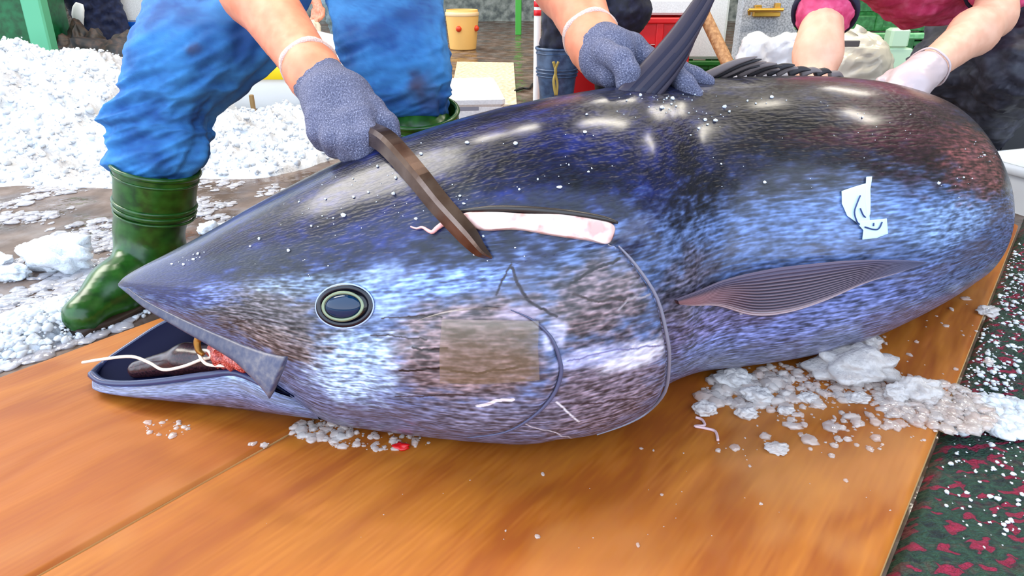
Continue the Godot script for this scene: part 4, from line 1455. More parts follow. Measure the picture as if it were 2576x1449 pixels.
func cutter() -> void:
	skin_mat = tri([Color(0.86, 0.52, 0.38), Color(0.91, 0.59, 0.44)], [0.3, 0.7], 0.02, 3.0, 0.5, bump_tex(0.12, 2.0, 3), 0.08, 6)
	var t := thing("person", "person in blue jeans and green rubber boots bending over the tuna, knife in gloved hand", "person", Vector3(-0.48, 0, -1.6))
	# joints: right limbs stand left in the picture
	var er := Vector3(-0.4892, 0.6711, -1.3339)
	var wr := Vector3(-0.2935, 0.5003, -1.0722)
	var el := Vector3(0.0714, 0.668, -1.3324)
	var wl := Vector3(0.1248, 0.5406, -1.1186)
	var sr := Vector3(-0.46, 1.0, -1.52)
	var sl := Vector3(-0.06, 1.0, -1.55)
	var chest := Vector3(-0.27, 0.99, -1.58)
	var pelvis := Vector3(-0.47, 0.76, -1.88)
	var hc := Vector3(-0.24, 1.13, -1.36)
	var look := Vector3(0.1, -0.6, 0.8)
	var bones := [[pelvis, chest, 0.12, 0.13], [chest, sr, 0.10, 0.065], [chest, sl, 0.10, 0.065], [sr, er, 0.058, 0.046], [sl, el, 0.058, 0.046],
		[er, er.lerp(wr, 0.35), 0.048, 0.054], [er.lerp(wr, 0.35), wr, 0.054, 0.036], [wr, wr + (wr - er) * 0.12, 0.035, 0.034],
		[el, el.lerp(wl, 0.35), 0.048, 0.052], [el.lerp(wl, 0.35), wl, 0.052, 0.036], [wl, wl + (wl - el) * 0.14, 0.035, 0.034], [chest, hc, 0.06, 0.055]]
	head(bones, hc, look)
	var b := Bag.new()
	body(b, bones, 0.011, 0.03)
	part("body", b.mesh(), skin_mat, t)
	hair(t, hc, look, mat(Color(0.05, 0.04, 0.04), 0.5))
	b = Bag.new()
	body(b, [[pelvis + Vector3(0, 0.02, 0), chest, 0.15, 0.16], [chest, sr, 0.12, 0.085], [chest, sl, 0.12, 0.085], [sr, sr.lerp(er, 0.5), 0.08, 0.075], [sl, sl.lerp(el, 0.5), 0.08, 0.075]], 0.016, 0.04, Color.WHITE, 0.012, 9)
	part("shirt", b.mesh(), mat(Color(0.22, 0.24, 0.28), 0.8), t)
	# jeans: two lofted legs and the seat, one mesh
	b = Bag.new()
	leg_loft(b, [[470, 330, 458, 1.43], [448, 318, 470, 1.43], [430, 298, 490, 1.425], [404, 289, 510, 1.42], [375, 292, 521, 1.42], [352, 290, 523, 1.415], [334, 296, 519, 1.41], [318, 291, 515, 1.405], [303, 272, 517, 1.40], [288, 278, 521, 1.395], [268, 296, 542, 1.39], [245, 315, 578, 1.385], [215, 325, 607, 1.38], [180, 334, 642, 1.375], [140, 343, 684, 1.375], [95, 345, 712, 1.39], [50, 360, 738, 1.43], [0, 388, 772, 1.50], [-60, 430, 815, 1.60], [-130, 500, 870, 1.74]], Vector3(0, -0.25, -0.97), 0.78, 3, 0.022)
	leg_loft(b, [[372, 1015, 1105, 1.50], [350, 1005, 1118, 1.50], [330, 998, 1124, 1.495], [312, 1000, 1116, 1.49], [299, 985, 1108, 1.485], [288, 960, 1120, 1.475], [265, 930, 1122, 1.465], [235, 905, 1127, 1.455], [200, 885, 1130, 1.445], [150, 858, 1130, 1.44], [100, 842, 1126, 1.445], [50, 832, 1120, 1.47], [0, 822, 1112, 1.53], [-60, 800, 1095, 1.64], [-130, 760, 1060, 1.76]], Vector3(0, -0.2, -0.98), 0.72, 14, 0.016)
	body(b, [[Vector3(-0.56, 0.74, -1.82), Vector3(-0.36, 0.74, -1.84), 0.15, 0.15], [Vector3(-0.50, 0.70, -1.80), Vector3(-0.44, 0.70, -1.80), 0.13, 0.13], [pelvis, pelvis + Vector3(0.03, 0.08, 0.03), 0.16, 0.15]], 0.018, 0.05, Color(0.012, 0.07, 0.27), 0.01, 2)
	var jm := mat(Color.WHITE, 0.85)
	jm.vertex_color_use_as_albedo = true
	jm.normal_enabled = true
	jm.normal_texture = bump_tex(0.25, 4.0, 2, 512, 17)
	jm.normal_scale = 0.35
	jm.uv1_triplanar = true
	jm.uv1_scale = Vector3.ONE * 6.0
	part("jeans", b.mesh(), jm, t)
	var green := tri([Color(0.06, 0.20, 0.05), Color(0.11, 0.30, 0.07), Color(0.17, 0.36, 0.12)], [0.2, 0.5, 0.85], 0.02, 3.0, 0.28, null, 0.5, 21)
	var sole := mat(Color(0.16, 0.10, 0.06), 0.5)
	boot(t, Vector3(-0.741, 0.2119, -1.3901), Vector3(-0.7714, 0.085, -1.3883), Vector3(-0.8316, 0.032, -1.2002), 0.078, green, sole)
	boot(t, Vector3(-0.1938, 0.3071, -1.4952), Vector3(-0.19, 0.125, -1.54), Vector3(-0.17, 0.074, -1.34), 0.078, green, sole)
	# gloves
	var knit := tri([Color(0.26, 0.27, 0.36), Color(0.36, 0.37, 0.47), Color(0.47, 0.48, 0.58), Color(0.8, 0.8, 0.86)], [0.2, 0.5, 0.72, 0.9], 0.08, 9.0, 0.85, bump_tex(0.1, 8.0, 2, 512, 41), 0.9, 19, 3)
	var cuff_m := tri([Color(0.80, 0.66, 0.60), Color(0.94, 0.84, 0.80)], [0.3, 0.7], 0.1, 9.0, 0.9, bump_tex(0.2, 6.0, 2), 0.8, 20)
	var g := []
	var palm_n := Vector3(0.07, 0.053, 0.3063).normalized()
	var ca := Vector3(0.4853, -0.4424, 0.7542)
	g.append([wr - ca * 0.026, wr + ca * 0.01, 0.0385, 0.038])
	g.append([wr, Vector3(-0.2492, 0.4679, -1.013), 0.036, 0.050, palm_n, 0.72])
	g.append([Vector3(-0.256, 0.4716, -1.0146), Vector3(-0.2562, 0.4534, -0.9786), 0.044, 0.030, palm_n, 0.8])
	g.append([Vector3(-0.2378, 0.4716, -1.0146), Vector3(-0.2113, 0.4544, -0.9736), 0.040, 0.026, palm_n, 0.85])
	finger(g, [Vector3(-0.2075, 0.4574, -0.9639), Vector3(-0.1935, 0.439, -0.9388), Vector3(-0.2053, 0.4183, -0.9347), Vector3(-0.2051, 0.4059, -0.962)], 0.0160)
	finger(g, [Vector3(-0.2281, 0.4535, -0.9566), Vector3(-0.2193, 0.4322, -0.9356), Vector3(-0.225, 0.4159, -0.9446), Vector3(-0.2185, 0.4075, -0.9738)], 0.0165)
	finger(g, [Vector3(-0.2501, 0.4525, -0.9616), Vector3(-0.2442, 0.434, -0.942), Vector3(-0.2461, 0.4194, -0.9572), Vector3(-0.2355, 0.4102, -0.986)], 0.0158)
	finger(g, [Vector3(-0.2703, 0.4554, -0.974), Vector3(-0.2678, 0.4385, -0.9606), Vector3(-0.2653, 0.4251, -0.9709), Vector3(-0.2533, 0.4163, -0.9944)], 0.0145)
	finger(g, [Vector3(-0.2344, 0.4869, -1.0329), Vector3(-0.1971, 0.4647, -1.0004), Vector3(-0.1745, 0.4463, -0.9808), Vector3(-0.1689, 0.4322, -0.9742)], 0.0165)
	b = Bag.new()
	body(b, g, 0.0038, 0.009)
	var gl := part("glove", b.mesh(), knit, t)
	b = Bag.new()
	ring_tube(b, wr - ca * 0.028, ca, 0.0400, 0.0046, 28)
	part("cuff", b.mesh(), cuff_m, gl, "pale elastic cuff")
	g = []
	var cb := Vector3(0.221, -0.4647, 0.8574)
	g.append([wl - cb * 0.020, wl + cb * 0.01, 0.038, 0.038])
	g.append([wl, Vector3(0.1432, 0.5261, -1.0842), 0.036, 0.045, palm_n, 0.8])
	g.append([Vector3(0.1356, 0.5346, -1.0992), Vector3(0.1783, 0.533, -1.104), 0.036, 0.025])
	g.append([Vector3(0.1366, 0.5202, -1.076), Vector3(0.1455, 0.5055, -1.047), 0.034, 0.022])
	g.append([Vector3(0.1783, 0.5324, -1.1037), Vector3(0.2113, 0.5134, -1.0948), 0.022, 0.018])
	finger(g, [Vector3(0.1326, 0.5344, -1.0495), Vector3(0.152, 0.5278, -1.0133), Vector3(0.1611, 0.5134, -1.0011), Vector3(0.1592, 0.4976, -0.9992)], 0.0180)
	finger(g, [Vector3(0.2004, 0.5228, -1.0882), Vector3(0.2228, 0.5148, -1.0569), Vector3(0.206, 0.5027, -1.0237), Vector3(0.1802, 0.4902, -1.0123)], 0.0165)
	finger(g, [Vector3(0.2113, 0.5161, -1.0961), Vector3(0.2379, 0.5053, -1.069), Vector3(0.2518, 0.4916, -1.0461), Vector3(0.2671, 0.4761, -1.0443)], 0.0160)
	finger(g, [Vector3(0.2133, 0.5176, -1.1078), Vector3(0.2509, 0.5077, -1.1032), Vector3(0.2788, 0.4956, -1.0976), Vector3(0.2982, 0.4868, -1.0935)], 0.0135)
	finger(g, [Vector3(0.197, 0.5219, -1.1209), Vector3(0.2308, 0.5043, -1.1292), Vector3(0.2505, 0.4867, -1.1265), Vector3(0.2567, 0.4715, -1.1194)], 0.0130)
	b = Bag.new()
	body(b, g, 0.0038, 0.008)
	gl = part("glove", b.mesh(), knit, t)
	b = Bag.new()
	ring_tube(b, wl - cb * 0.022, cb, 0.0400, 0.0046, 28)
	part("cuff", b.mesh(), cuff_m, gl, "pale elastic cuff")

func ring_tube(b: Bag, c: Vector3, ax: Vector3, rad: float, r: float, k: int) -> void:
	var sx := ax.cross(Vector3.UP).normalized()
	var sy := sx.cross(ax).normalized()
	var rings := []
	for j in k + 1:
		var a := TAU * j / k
		var d := sx * cos(a) + sy * sin(a)
		rings.append(ring(c + d * rad * (1.0 + 0.03 * sin(a * 5.0)), d * r, ax * r * 1.3, 8))
	loft(b, rings, null, false)

func knife_and_tags() -> void:
	# the knife: a long narrow blade, spine upward, lying along the cut
	var t := thing("knife", "long narrow steel knife held in the grey glove, its tip in the tuna's cut", "knife", Vector3(-0.1982, 0.4377, -0.9547))
	var path := spline([Vector3(-0.1988, 0.4427, -0.9515), Vector3(-0.1626, 0.4416, -0.8925), Vector3(-0.1161, 0.4175, -0.8201), Vector3(-0.0864, 0.3937, -0.7845), Vector3(-0.0528, 0.3665, -0.755), Vector3(-0.0357, 0.3492, -0.7447), Vector3(-0.0231, 0.3409, -0.7442)], 6)
	var side := Vector3(0.7071, 0.6409, -0.2988)
	var wid := [0.0165, 0.0165, 0.0155, 0.0145, 0.013, 0.008, 0.001]
	var pv := PackedVector3Array()
	var m := path.size()
	var bl := Bag.new()
	var rings := []
	for i in m:
		var f := 6.0 * i / (m - 1)
		var w := lerpf(wid[mini(int(f), 5)], wid[mini(int(f), 5) + 1], f - mini(int(f), 5))
		var d := (path[mini(i + 1, m - 1)] - path[maxi(i - 1, 0)]).normalized()
		var nn := d.cross(side).normalized()
		if nn.z < 0.0:
			nn = -nn
		var p := path[i]
		rings.append(PackedVector3Array([p + side * w, p + side * w * 0.2 + nn * w * 0.55, p - side * w * 0.2 + nn * w * 0.45, p - side * w * 0.95 - nn * w * 0.3, p - side * w * 0.2 - nn * w * 0.5]))
	var raw := PackedVector3Array()
	for r in rings:
		raw.append_array(r)
	bl.add(raw, grid_idx(m, 5, true), null, null, null, true)
	part("blade", bl.mesh(), M.blade, t)
	var ha := Bag.new()
	tube(ha, spline([Vector3(-0.1949, 0.4383, -0.9517), Vector3(-0.2141, 0.4454, -0.9694), Vector3(-0.241, 0.4545, -0.9956), Vector3(-0.2664, 0.4639, -1.0166)], 5), [0.012, 0.014, 0.015, 0.013], 12, side, 0.75)
	part("handle", ha.mesh(), mat(Color(0.07, 0.06, 0.06), 0.5), t)
	# clear square sticker on the cheek plate
	var film := mat(Color(0.58, 0.50, 0.38, 0.15), 0.18)
	film.transparency = BaseMaterial3D.TRANSPARENCY_ALPHA
	var sq := []
	for q in [Vector2(9.263, 0.5574), Vector2(9.983, 0.5634), Vector2(10.703, 0.5694), Vector2(10.703, 0.6117), Vector2(10.751, 0.6660), Vector2(9.983, 0.6721), Vector2(9.215, 0.6721), Vector2(9.215, 0.6117)]:
		sq.append(q)
	solo("sticker", flat_sheet(sq, 0.0195), film, "square translucent brownish sticker on the tuna's cheek behind the eye", "sticker")
	# wet paper tag on the flank
	var paper := mat(Color(0.80, 0.90, 0.96), 0.5)
	var pt := thing("paper_tag", "torn wet white paper tag with dark marks stuck on the tuna's flank", "tag", Vector3(0.5021, 0.3343, -0.9587))
	part("sheet", flat_sheet([Vector2(17.327, 0.4668), Vector2(17.519, 0.4608), Vector2(17.759, 0.4547), Vector2(17.759, 0.4849), Vector2(17.807, 0.5272), Vector2(17.567, 0.5272), Vector2(17.423, 0.5151), Vector2(17.327, 0.4909)], 0.003), paper, pt)
	part("sheet", flat_sheet([Vector2(17.759, 0.4426), Vector2(17.855, 0.4426), Vector2(17.807, 0.4668), Vector2(17.807, 0.5151), Vector2(17.759, 0.5272), Vector2(17.711, 0.4849)], 0.0035), paper, pt)
	part("sheet", flat_sheet([Vector2(17.567, 0.5272), Vector2(17.807, 0.5272), Vector2(17.998, 0.5272), Vector2(18.094, 0.5272), Vector2(18.142, 0.5574), Vector2(17.951, 0.5634), Vector2(17.711, 0.5634), Vector2(17.711, 0.5453)], 0.0035), paper, pt)
	var ink := mat(Color(0.10, 0.20, 0.42), 0.5)
	for q in [[Vector3(0.4991, 0.349, -0.9589), Vector3(0.4943, 0.341, -0.9532), Vector3(0.4892, 0.3287, -0.9458), Vector3(0.4934, 0.3161, -0.9416), Vector3(0.4979, 0.3117, -0.9413)], [Vector3(0.4988, 0.3327, -0.9505), Vector3(0.5032, 0.3242, -0.948), Vector3(0.5078, 0.3199, -0.9477)], [Vector3(0.5072, 0.3073, -0.9425), Vector3(0.5215, 0.3026, -0.9456), Vector3(0.5313, 0.3022, -0.9491), Vector3(0.5368, 0.3105, -0.9542)], [Vector3(0.522, 0.3111, -0.9489), Vector3(0.5217, 0.3068, -0.9472)]]:
		var b := Bag.new()
		tube(b, spline(q, 4), 0.0011, 5)
		part("ink_stroke", b.mesh(), ink, pt)
	# line and hook in the mouth, string on the board, a red scrap
	var b := Bag.new()
	tube(b, spline([Vector3(-0.6792, 0.0782, -0.9471), Vector3(-0.6276, 0.0988, -0.9236), Vector3(-0.5806, 0.1073, -0.9165), Vector3(-0.5429, 0.1094, -0.8954), Vector3(-0.517, 0.105, -0.8824), Vector3(-0.4829, 0.1145, -0.8758), Vector3(-0.4521, 0.1287, -0.8713), Vector3(-0.4334, 0.1375, -0.8644), Vector3(-0.4379, 0.1458, -0.8683), Vector3(-0.4505, 0.1442, -0.8675), Vector3(-0.4358, 0.1339, -0.8517), Vector3(-0.41, 0.1339, -0.8462), Vector3(-0.3835, 0.1402, -0.8381)], 5), 0.0024, 6)
	solo("cord", b.mesh(), mat(Color(0.90, 0.84, 0.76), 0.7), "white cord hanging out of the tuna's open mouth over the lower jaw", "cord")
	b = Bag.new()
	tube(b, spline([Vector3(-0.4505, 0.1624, -0.876), Vector3(-0.4528, 0.1561, -0.8731), Vector3(-0.4496, 0.1468, -0.8665), Vector3(-0.4414, 0.1431, -0.8615)], 5), [0.006, 0.0055, 0.0045, 0.003], 8)
	solo("fish_hook", b.mesh(), mat(Color(0.55, 0.36, 0.12), 0.35, 0.7), "short brown metal hook standing in the tuna's open mouth", "hook")
	b = Bag.new()
	tube(b, spline([Vector3(0.2714, 0.0425, -0.8504), Vector3(0.2793, 0.0425, -0.8444), Vector3(0.2794, 0.0425, -0.8308), Vector3(0.2651, 0.0425, -0.8289), Vector3(0.2809, 0.0425, -0.8232), Vector3(0.2916, 0.0425, -0.8157), Vector3(0.2896, 0.0425, -0.7955)], 5), 0.0021, 6)
	solo("string", b.mesh(), mat(Color(0.80, 0.66, 0.66), 0.6), "short bent white string lying on the board in front of the tuna", "string")
	b = Bag.new()
	blob(b, Vector3(-0.1535, 0.043, -0.7824), Vector3(0.012, 0.004, 0.008), 0.5, 9, 8)
	solo("flesh_scrap", b.mesh(), mat(Color(0.75, 0.04, 0.05), 0.3), "small bright red scrap on the board below the tuna's cheek", "scrap")

# thin sheet that follows the skin: outline in (u, t)
func flat_sheet(outline: Array, lift: float) -> ArrayMesh:
	var mid := Vector2.ZERO
	for q in outline:
		mid += q
	mid /= outline.size()
	var bag := Bag.new()
	var o := []
	for i in outline.size():
		for s in 4:
			o.append((outline[i] as Vector2).lerp(outline[(i + 1) % outline.size()], s / 4.0))
	var k := o.size()
	var pv := PackedVector3Array()
	for lay in [[lift, 0], [lift - 0.0012, 1]]:
		for i in 7:
			var r: float = i / 6.0 if lay[1] == 0 else 1.0 - i / 6.0
			for j in k:
				var q: Vector2 = mid.lerp(o[j], r)
				pv.append(skin(q.x, q.y) + skin_n(q.x, q.y) * lay[0])
	bag.add(pv, grid_idx(14, k, true))
	return bag.mesh()

# ---------------------------------------------------------------- behind
# crate with real slats: c middle of the bottom, s outer size, rows of slats
func crate(t: Node3D, c: Vector3, s: Vector3, m: Material, rows: int, yaw := 0.0, posts := 4) -> void:
	var b := Basis(Vector3.UP, yaw)
	var bag := Bag.new()
	box(bag, c + b * Vector3(0, 0.012, 0), Vector3(s.x, 0.024, s.z), b, 0.004)
	part("base", bag.mesh(), m, t)
	for side in 4:
		var along_x_ := side < 2
		var sg := 1.0 if side % 2 == 0 else -1.0
		for r in rows:
			var h := s.y / (rows * 1.35)
			var y := s.y * (r + 0.5) / rows + 0.01
			bag = Bag.new()
			var o := Vector3(0, y, sg * (s.z * 0.5 - 0.008)) if along_x_ else Vector3(sg * (s.x * 0.5 - 0.008), y, 0)
			box(bag, c + b * o, Vector3(s.x if along_x_ else 0.014, h, 0.014 if along_x_ else s.z), b, 0.003)
			part("slat", bag.mesh(), m, t)
	for i in posts:
		for sg in [1.0, -1.0]:
			bag = Bag.new()
			box(bag, c + b * Vector3(lerpf(-0.5, 0.5, i / float(posts - 1)) * (s.x - 0.03), s.y * 0.5, sg * (s.z * 0.5 - 0.002)), Vector3(0.034, s.y, 0.022), b, 0.004)
			part("post", bag.mesh(), m, t)
	bag = Bag.new()
	for sg in [1.0, -1.0]:
		box(bag, c + b * Vector3(0, s.y, sg * (s.z * 0.5)), Vector3(s.x + 0.03, 0.028, 0.034), b, 0.006)
		box(bag, c + b * Vector3(sg * (s.x * 0.5), s.y, 0), Vector3(0.034, 0.028, s.z + 0.03), b, 0.006)
	part("rim", bag.mesh(), m, t)

# open tub: four sloping walls with a rim
func tub(t: Node3D, c: Vector3, s: Vector3, m: Material, rim_m: Material, yaw := 0.0, taper := 0.88, rim_h := 0.05) -> void:
	var b := Basis(Vector3.UP, yaw)
	var prof := [[taper, 0.0], [taper, 0.01], [1.0, s.y], [1.0 - 0.04, s.y], [taper - 0.04, 0.02], [0.01, 0.02]]
	var pv := PackedVector3Array()
	for q in prof:
		for j in 32:
			var a := TAU * j / 32
			var x: float = signf(cos(a)) * pow(absf(cos(a)), 0.28) * s.x * 0.5 * q[0]
			var z: float = signf(sin(a)) * pow(absf(sin(a)), 0.28) * s.z * 0.5 * q[0]
			pv.append(c + b * Vector3(x, q[1], z))
	var bag := Bag.new()
	bag.add(pv, grid_idx(prof.size(), 32, true))
	part("body", bag.mesh(), m, t)
	bag = Bag.new()
	pv = PackedVector3Array()
	for q in [[1.0, s.y - rim_h], [1.05, s.y - rim_h], [1.06, s.y - 0.006], [1.05, s.y + 0.006], [0.97, s.y + 0.006], [0.96, s.y - 0.02]]:
		for j in 32:
			var a := TAU * j / 32
			pv.append(c + b * Vector3(signf(cos(a)) * pow(absf(cos(a)), 0.28) * s.x * 0.5 * q[0], q[1], signf(sin(a)) * pow(absf(sin(a)), 0.28) * s.z * 0.5 * q[0]))
	bag.add(pv, grid_idx(6, 32, true))
	part("rim", bag.mesh(), rim_m, t)

func background() -> void:
	var green := tri([Color(0.02, 0.26, 0.12), Color(0.04, 0.36, 0.19), Color(0.07, 0.42, 0.24)], [0.2, 0.5, 0.9], 0.02, 2.0, 0.4, null, 0.5, 4)
	var lit_green := mat(Color(0.34, 0.66, 0.50), 0.45)
	var t := thing("plastic_tub", "tall dark green plastic tub with corner light painted as pale green strips behind the ice heap", "tub", Vector3(-2.90, 0, -3.98))
	tub(t, Vector3(-2.90, 0, -3.98), Vector3(0.9, 0.82, 0.42), green, green, 0.12, 0.93, 0.07)
	for q in [[Vector3(-2.3765, 0.4154, -3.7)], [Vector3(-3.42, 0.4, -3.76)]]:
		var bg := Bag.new()
		box(bg, Vector3(q[0].x, 0.4, q[0].z - 0.03), Vector3(0.10, 0.8, 0.07), Basis(Vector3.BACK, -0.03), 0.008)  # pale strip stands in for light falling on the tub corner
		part("post", bg.mesh(), lit_green, t)
	# tarpaulin heap
	var b := Bag.new()
	var dark := tri([Color(0.06, 0.06, 0.06), Color(0.16, 0.13, 0.11), Color(0.34, 0.24, 0.18), Color(0.12, 0.17, 0.15)], [0.2, 0.45, 0.7, 0.9], 0.014, 2.5, 0.55, null, 0.5, 14)
	blob(b, Vector3(-2.1583, 0.2149, -3.95) + Vector3(0, -0.08, -0.1), Vector3(0.34, 0.165, 0.26), 0.5, 66, 26)
	blob(b, Vector3(-2.3821, 0.2231, -3.95) + Vector3(0, -0.08, -0.1), Vector3(0.12, 0.19, 0.16), 0.6, 67, 22)
	b_floor(b)
	solo("tarpaulin", b.mesh(), dark, "crumpled dark brown tarpaulin lying behind the ice heap beside the green tub", "tarpaulin")
	# pale wrapped roll beside the tub
	b = Bag.new()
	tube(b, spline([Vector3(-2.9981, 0.0702, -4.85) * Vector3(1, 0, 1), Vector3(-2.957, 0.2204, -4.85), Vector3(-2.8668, 0.4855, -4.85), Vector3(-2.8339, 0.5786, -4.85)], 6), [0.08, 0.07, 0.055, 0.05], 14)
	solo("cloth_roll", b.mesh(), tri([Color(0.30, 0.28, 0.24), Color(0.62, 0.58, 0.54)], [0.3, 0.7], 0.03, 3.0, 0.8, null, 0.5, 15), "upright grey-beige cloth roll standing between the green tub and the dark trousers", "cloth")
	# foam box on a blue tray
	var z0 := -4.6
	b = Bag.new()
	box(b, Vector3(-2.3413, 0.3054, -4.8), Vector3(0.407, 0.0324, 0.4))
	var tr := b.mesh()
	solo("tray", tr, mat(Color(0.02, 0.36, 0.78), 0.4), "blue plastic tray under the white foam box behind the tarpaulin", "tray")
	var bp := Vector3(-2.3447, 0.2892, -4.6)
	b = Bag.new()
	box(b, Vector3(bp.x, bp.y * 0.5 - 0.02, bp.z - 0.2), Vector3(0.5, bp.y - 0.04, 0.42), Basis.IDENTITY, 0.008)
	solo("fish_crate", b.mesh(), M.foam, "white foam crate on the floor under the blue tray", "crate")
	b = Bag.new()
	box(b, Vector3(-2.3075, 0.4629, -4.8), Vector3(0.4388, 0.2826, 0.4), Basis.IDENTITY, 0.012)
	solo("foam_box", b.mesh(), M.foam, "white foam box standing on a blue tray, left of the jeans", "box")
	# white tub with yellow rim
	var yellow := mat(Color(0.93, 0.80, 0.03), 0.45)
	t = thing("plastic_tub", "white plastic tub with a yellow rim, filled with ice, behind the jeans", "tub", Vector3(-1.25, 0, -3.9))
	tub(t, Vector3(-1.24, 0, -3.85), Vector3(1.20, 0.20, 0.75), M.white, yellow, 0.0, 0.94, 0.055)
	b = Bag.new()
	blob(b, Vector3(-1.24, 0.13, -3.85), Vector3(0.54, 0.20, 0.33), 0.4, 31, 22)
	solo("tub_ice", b.mesh(), M.ice, "white crushed ice heaped in the yellow-rimmed tub", "ice", "", "stuff")
	b = Bag.new()
	var sp := Vector3(-1.1361, 0.0308, -3.1)
	var sq := Vector3(-1.12, 0.1337, -3.1)
	box(b, Vector3(sp.x, sq.y * 0.5, -3.1), Vector3(0.018, maxf(sq.y, 0.1), 0.018), Basis.IDENTITY, 0.003)
	solo("peg", b.mesh(), mat(Color(0.52, 0.40, 0.22), 0.6), "short upright wooden peg in front of the yellow-rimmed tub", "peg")
	# labelled foam box
	t = thing("foam_box", "white foam box with a grey printed label behind the tuna's back", "box", Vector3(-0.1616, 0.1272, -2.4) * Vector3(1, 0, 1))
	var by := Basis(Vector3.UP, 0.10)
	var c0 := Vector3(-0.1685, 0.2406, -2.35)
	b = Bag.new()
	box(b, Vector3(c0.x, c0.y * 0.5, c0.z - 0.22), Vector3(0.235, c0.y - 0.03, 0.42), by, 0.008)
	part("body", b.mesh(), M.foam, t)
	b = Bag.new()
	box(b, Vector3(c0.x, c0.y - 0.008, c0.z - 0.22), Vector3(0.25, 0.035, 0.44), by, 0.01)
	part("lid", b.mesh(), M.foam, t)
	b = Bag.new()
	var lp := Vector3(-0.1535, 0.2147, -2.35)
	box(b, Vector3(lp.x, lp.y, c0.z - 0.009 - 0.002), Vector3(0.085, 0.022, 0.004), by, 0.001)
	part("label", b.mesh(), mat(Color(0.56, 0.56, 0.60), 0.6), t)
	# cardboard on the floor
	b = Bag.new()
	var cb := [Vector3(-0.3209, 0, -3.6166), Vector3(0.024, 0, -3.5511), Vector3(0.0114, 0, -5.2088), Vector3(-0.3973, 0, -5.253)]
	var pv := PackedVector3Array()
	for h in [0.008, 0.0]:
		for p in cb:
			pv.append(p + Vector3(0, h, 0))
	b.add(pv, PackedInt32Array([0, 1, 2, 0, 2, 3, 4, 6, 5, 4, 7, 6, 0, 4, 1, 1, 4, 5, 1, 5, 2, 2, 5, 6, 2, 6, 3, 3, 6, 7, 3, 7, 0, 0, 7, 4]), null, null, null, true)
	solo("cardboard_sheet", b.mesh(), tri([Color(0.74, 0.66, 0.54), Color(0.86, 0.80, 0.70)], [0.3, 0.7], 0.02, 3.0, 0.7, null, 0.5, 16), "flat beige cardboard sheet on the floor behind the labelled foam box", "cardboard")
	# bucket
	var bc := Vector3(-0.4101, 0, -6.1312)
	t = thing("bucket", "small cream and orange plastic bucket standing alone on the far floor", "bucket", bc)
	b = Bag.new()
	lathe(b, bc, [Vector2(0.001, 0), Vector2(0.105, 0), Vector2(0.11, 0.01), Vector2(0.135, 0.25), Vector2(0.13, 0.31), Vector2(0.115, 0.31), Vector2(0.105, 0.02), Vector2(0.001, 0.02)], 28)
	part("body", b.mesh(), mat(Color(0.95, 0.74, 0.42), 0.4), t)
	b = Bag.new()
	lathe(b, bc, [Vector2(0.131, 0.262), Vector2(0.140, 0.266), Vector2(0.139, 0.29), Vector2(0.130, 0.294)], 28)
	part("rim", b.mesh(), mat(Color(0.93, 0.80, 0.62), 0.4), t)
	for a in [0.45, 1.75]:
		b = Bag.new()
		blob(b, bc + Vector3(cos(a) * 0.128, 0.17, sin(a) * 0.128), Vector3(0.024, 0.024, 0.024), 0.0, 3, 8)
		part("knob", b.mesh(), mat(Color(0.85, 0.22, 0.04), 0.4), t)
	# posts
	b = Bag.new()
	var gp := Vector3(0.0641, 0, -7.4244)
	box(b, gp + Vector3(0, 0.6, 0), Vector3(0.06, 1.2, 0.06), Basis.IDENTITY, 0.006)
	solo("post", b.mesh(), mat(Color(0.25, 0.62, 0.22), 0.5), "thin green post standing far behind the bucket", "post")
	var rp := Vector3(0.1253, 0, -3.6615)
	t = thing("pole", "thin white pole with red bands standing left of the dark navy trousers", "pole", rp)
	b = Bag.new()
	tube(b, [rp, rp + Vector3(0, 1.3, 0)], 0.017, 12)
	part("shaft", b.mesh(), M.white, t)
	for yy in [10.0, 32.0]:
		b = Bag.new()
		var ry := 0.65 + (cam_point(1349, yy, 1.0).y - 0.65) * (rp.z / cam_point(1349, yy, 1.0).z)
		tube(b, [Vector3(rp.x, ry - 0.013, rp.z), Vector3(rp.x, ry + 0.013, rp.z)], 0.0185, 12)
		part("red_band", b.mesh(), mat(Color(0.85, 0.06, 0.12), 0.4), t, "red band")
	b = Bag.new()
	tube(b, spline([Vector3(0.0177, 0.01, -3.9722), Vector3(0.0631, 0.01, -4.054), Vector3(0.0992, 0.01, -4.054), Vector3(0.1211, 0.01, -4.1976), Vector3(0.1521, 0.01, -4.2884)], 5), 0.007, 6)
	solo("cable", b.mesh(), mat(Color(0.04, 0.04, 0.04), 0.5), "short black cable on the floor at the foot of the white pole", "cable")
	# red boxes
	var red := mat(Color(0.82, 0.03, 0.07), 0.4)
	var r1 := Vector3(0.3023, 0.285, -2.95)
	t = thing("crate", "plain red plastic crate behind the dark boots, under the left-hand glove", "crate", Vector3(r1.x, 0, -3.1))
	tub(t, Vector3(r1.x + 0.02, 0, -3.15), Vector3(0.26, r1.y, 0.30), red, red, 0.0, 0.92, 0.03)
	var r2 := Vector3(0.7108, 0.4142, -3.5)
	t = thing("crate", "pinkish red slotted crate behind the upright back fin", "crate", Vector3(r2.x, 0, -3.7))
	crate(t, Vector3(r2.x, 0.0, -3.72), Vector3(0.30, r2.y - 0.01, 0.34), red, 3, 0.0, 3)
	b = Bag.new()
	box(b, Vector3(r2.x, r2.y + 0.05, -3.72), Vector3(0.31, 0.07, 0.36), Basis.IDENTITY, 0.01)  # foam lid of the slotted red crate
	solo("crate_lid", b.mesh(), M.foam, "white foam lid lying on the slotted red crate", "lid")
	# big white foam box on a green crate
	var gmat := mat(Color(0.07, 0.40, 0.07), 0.4)
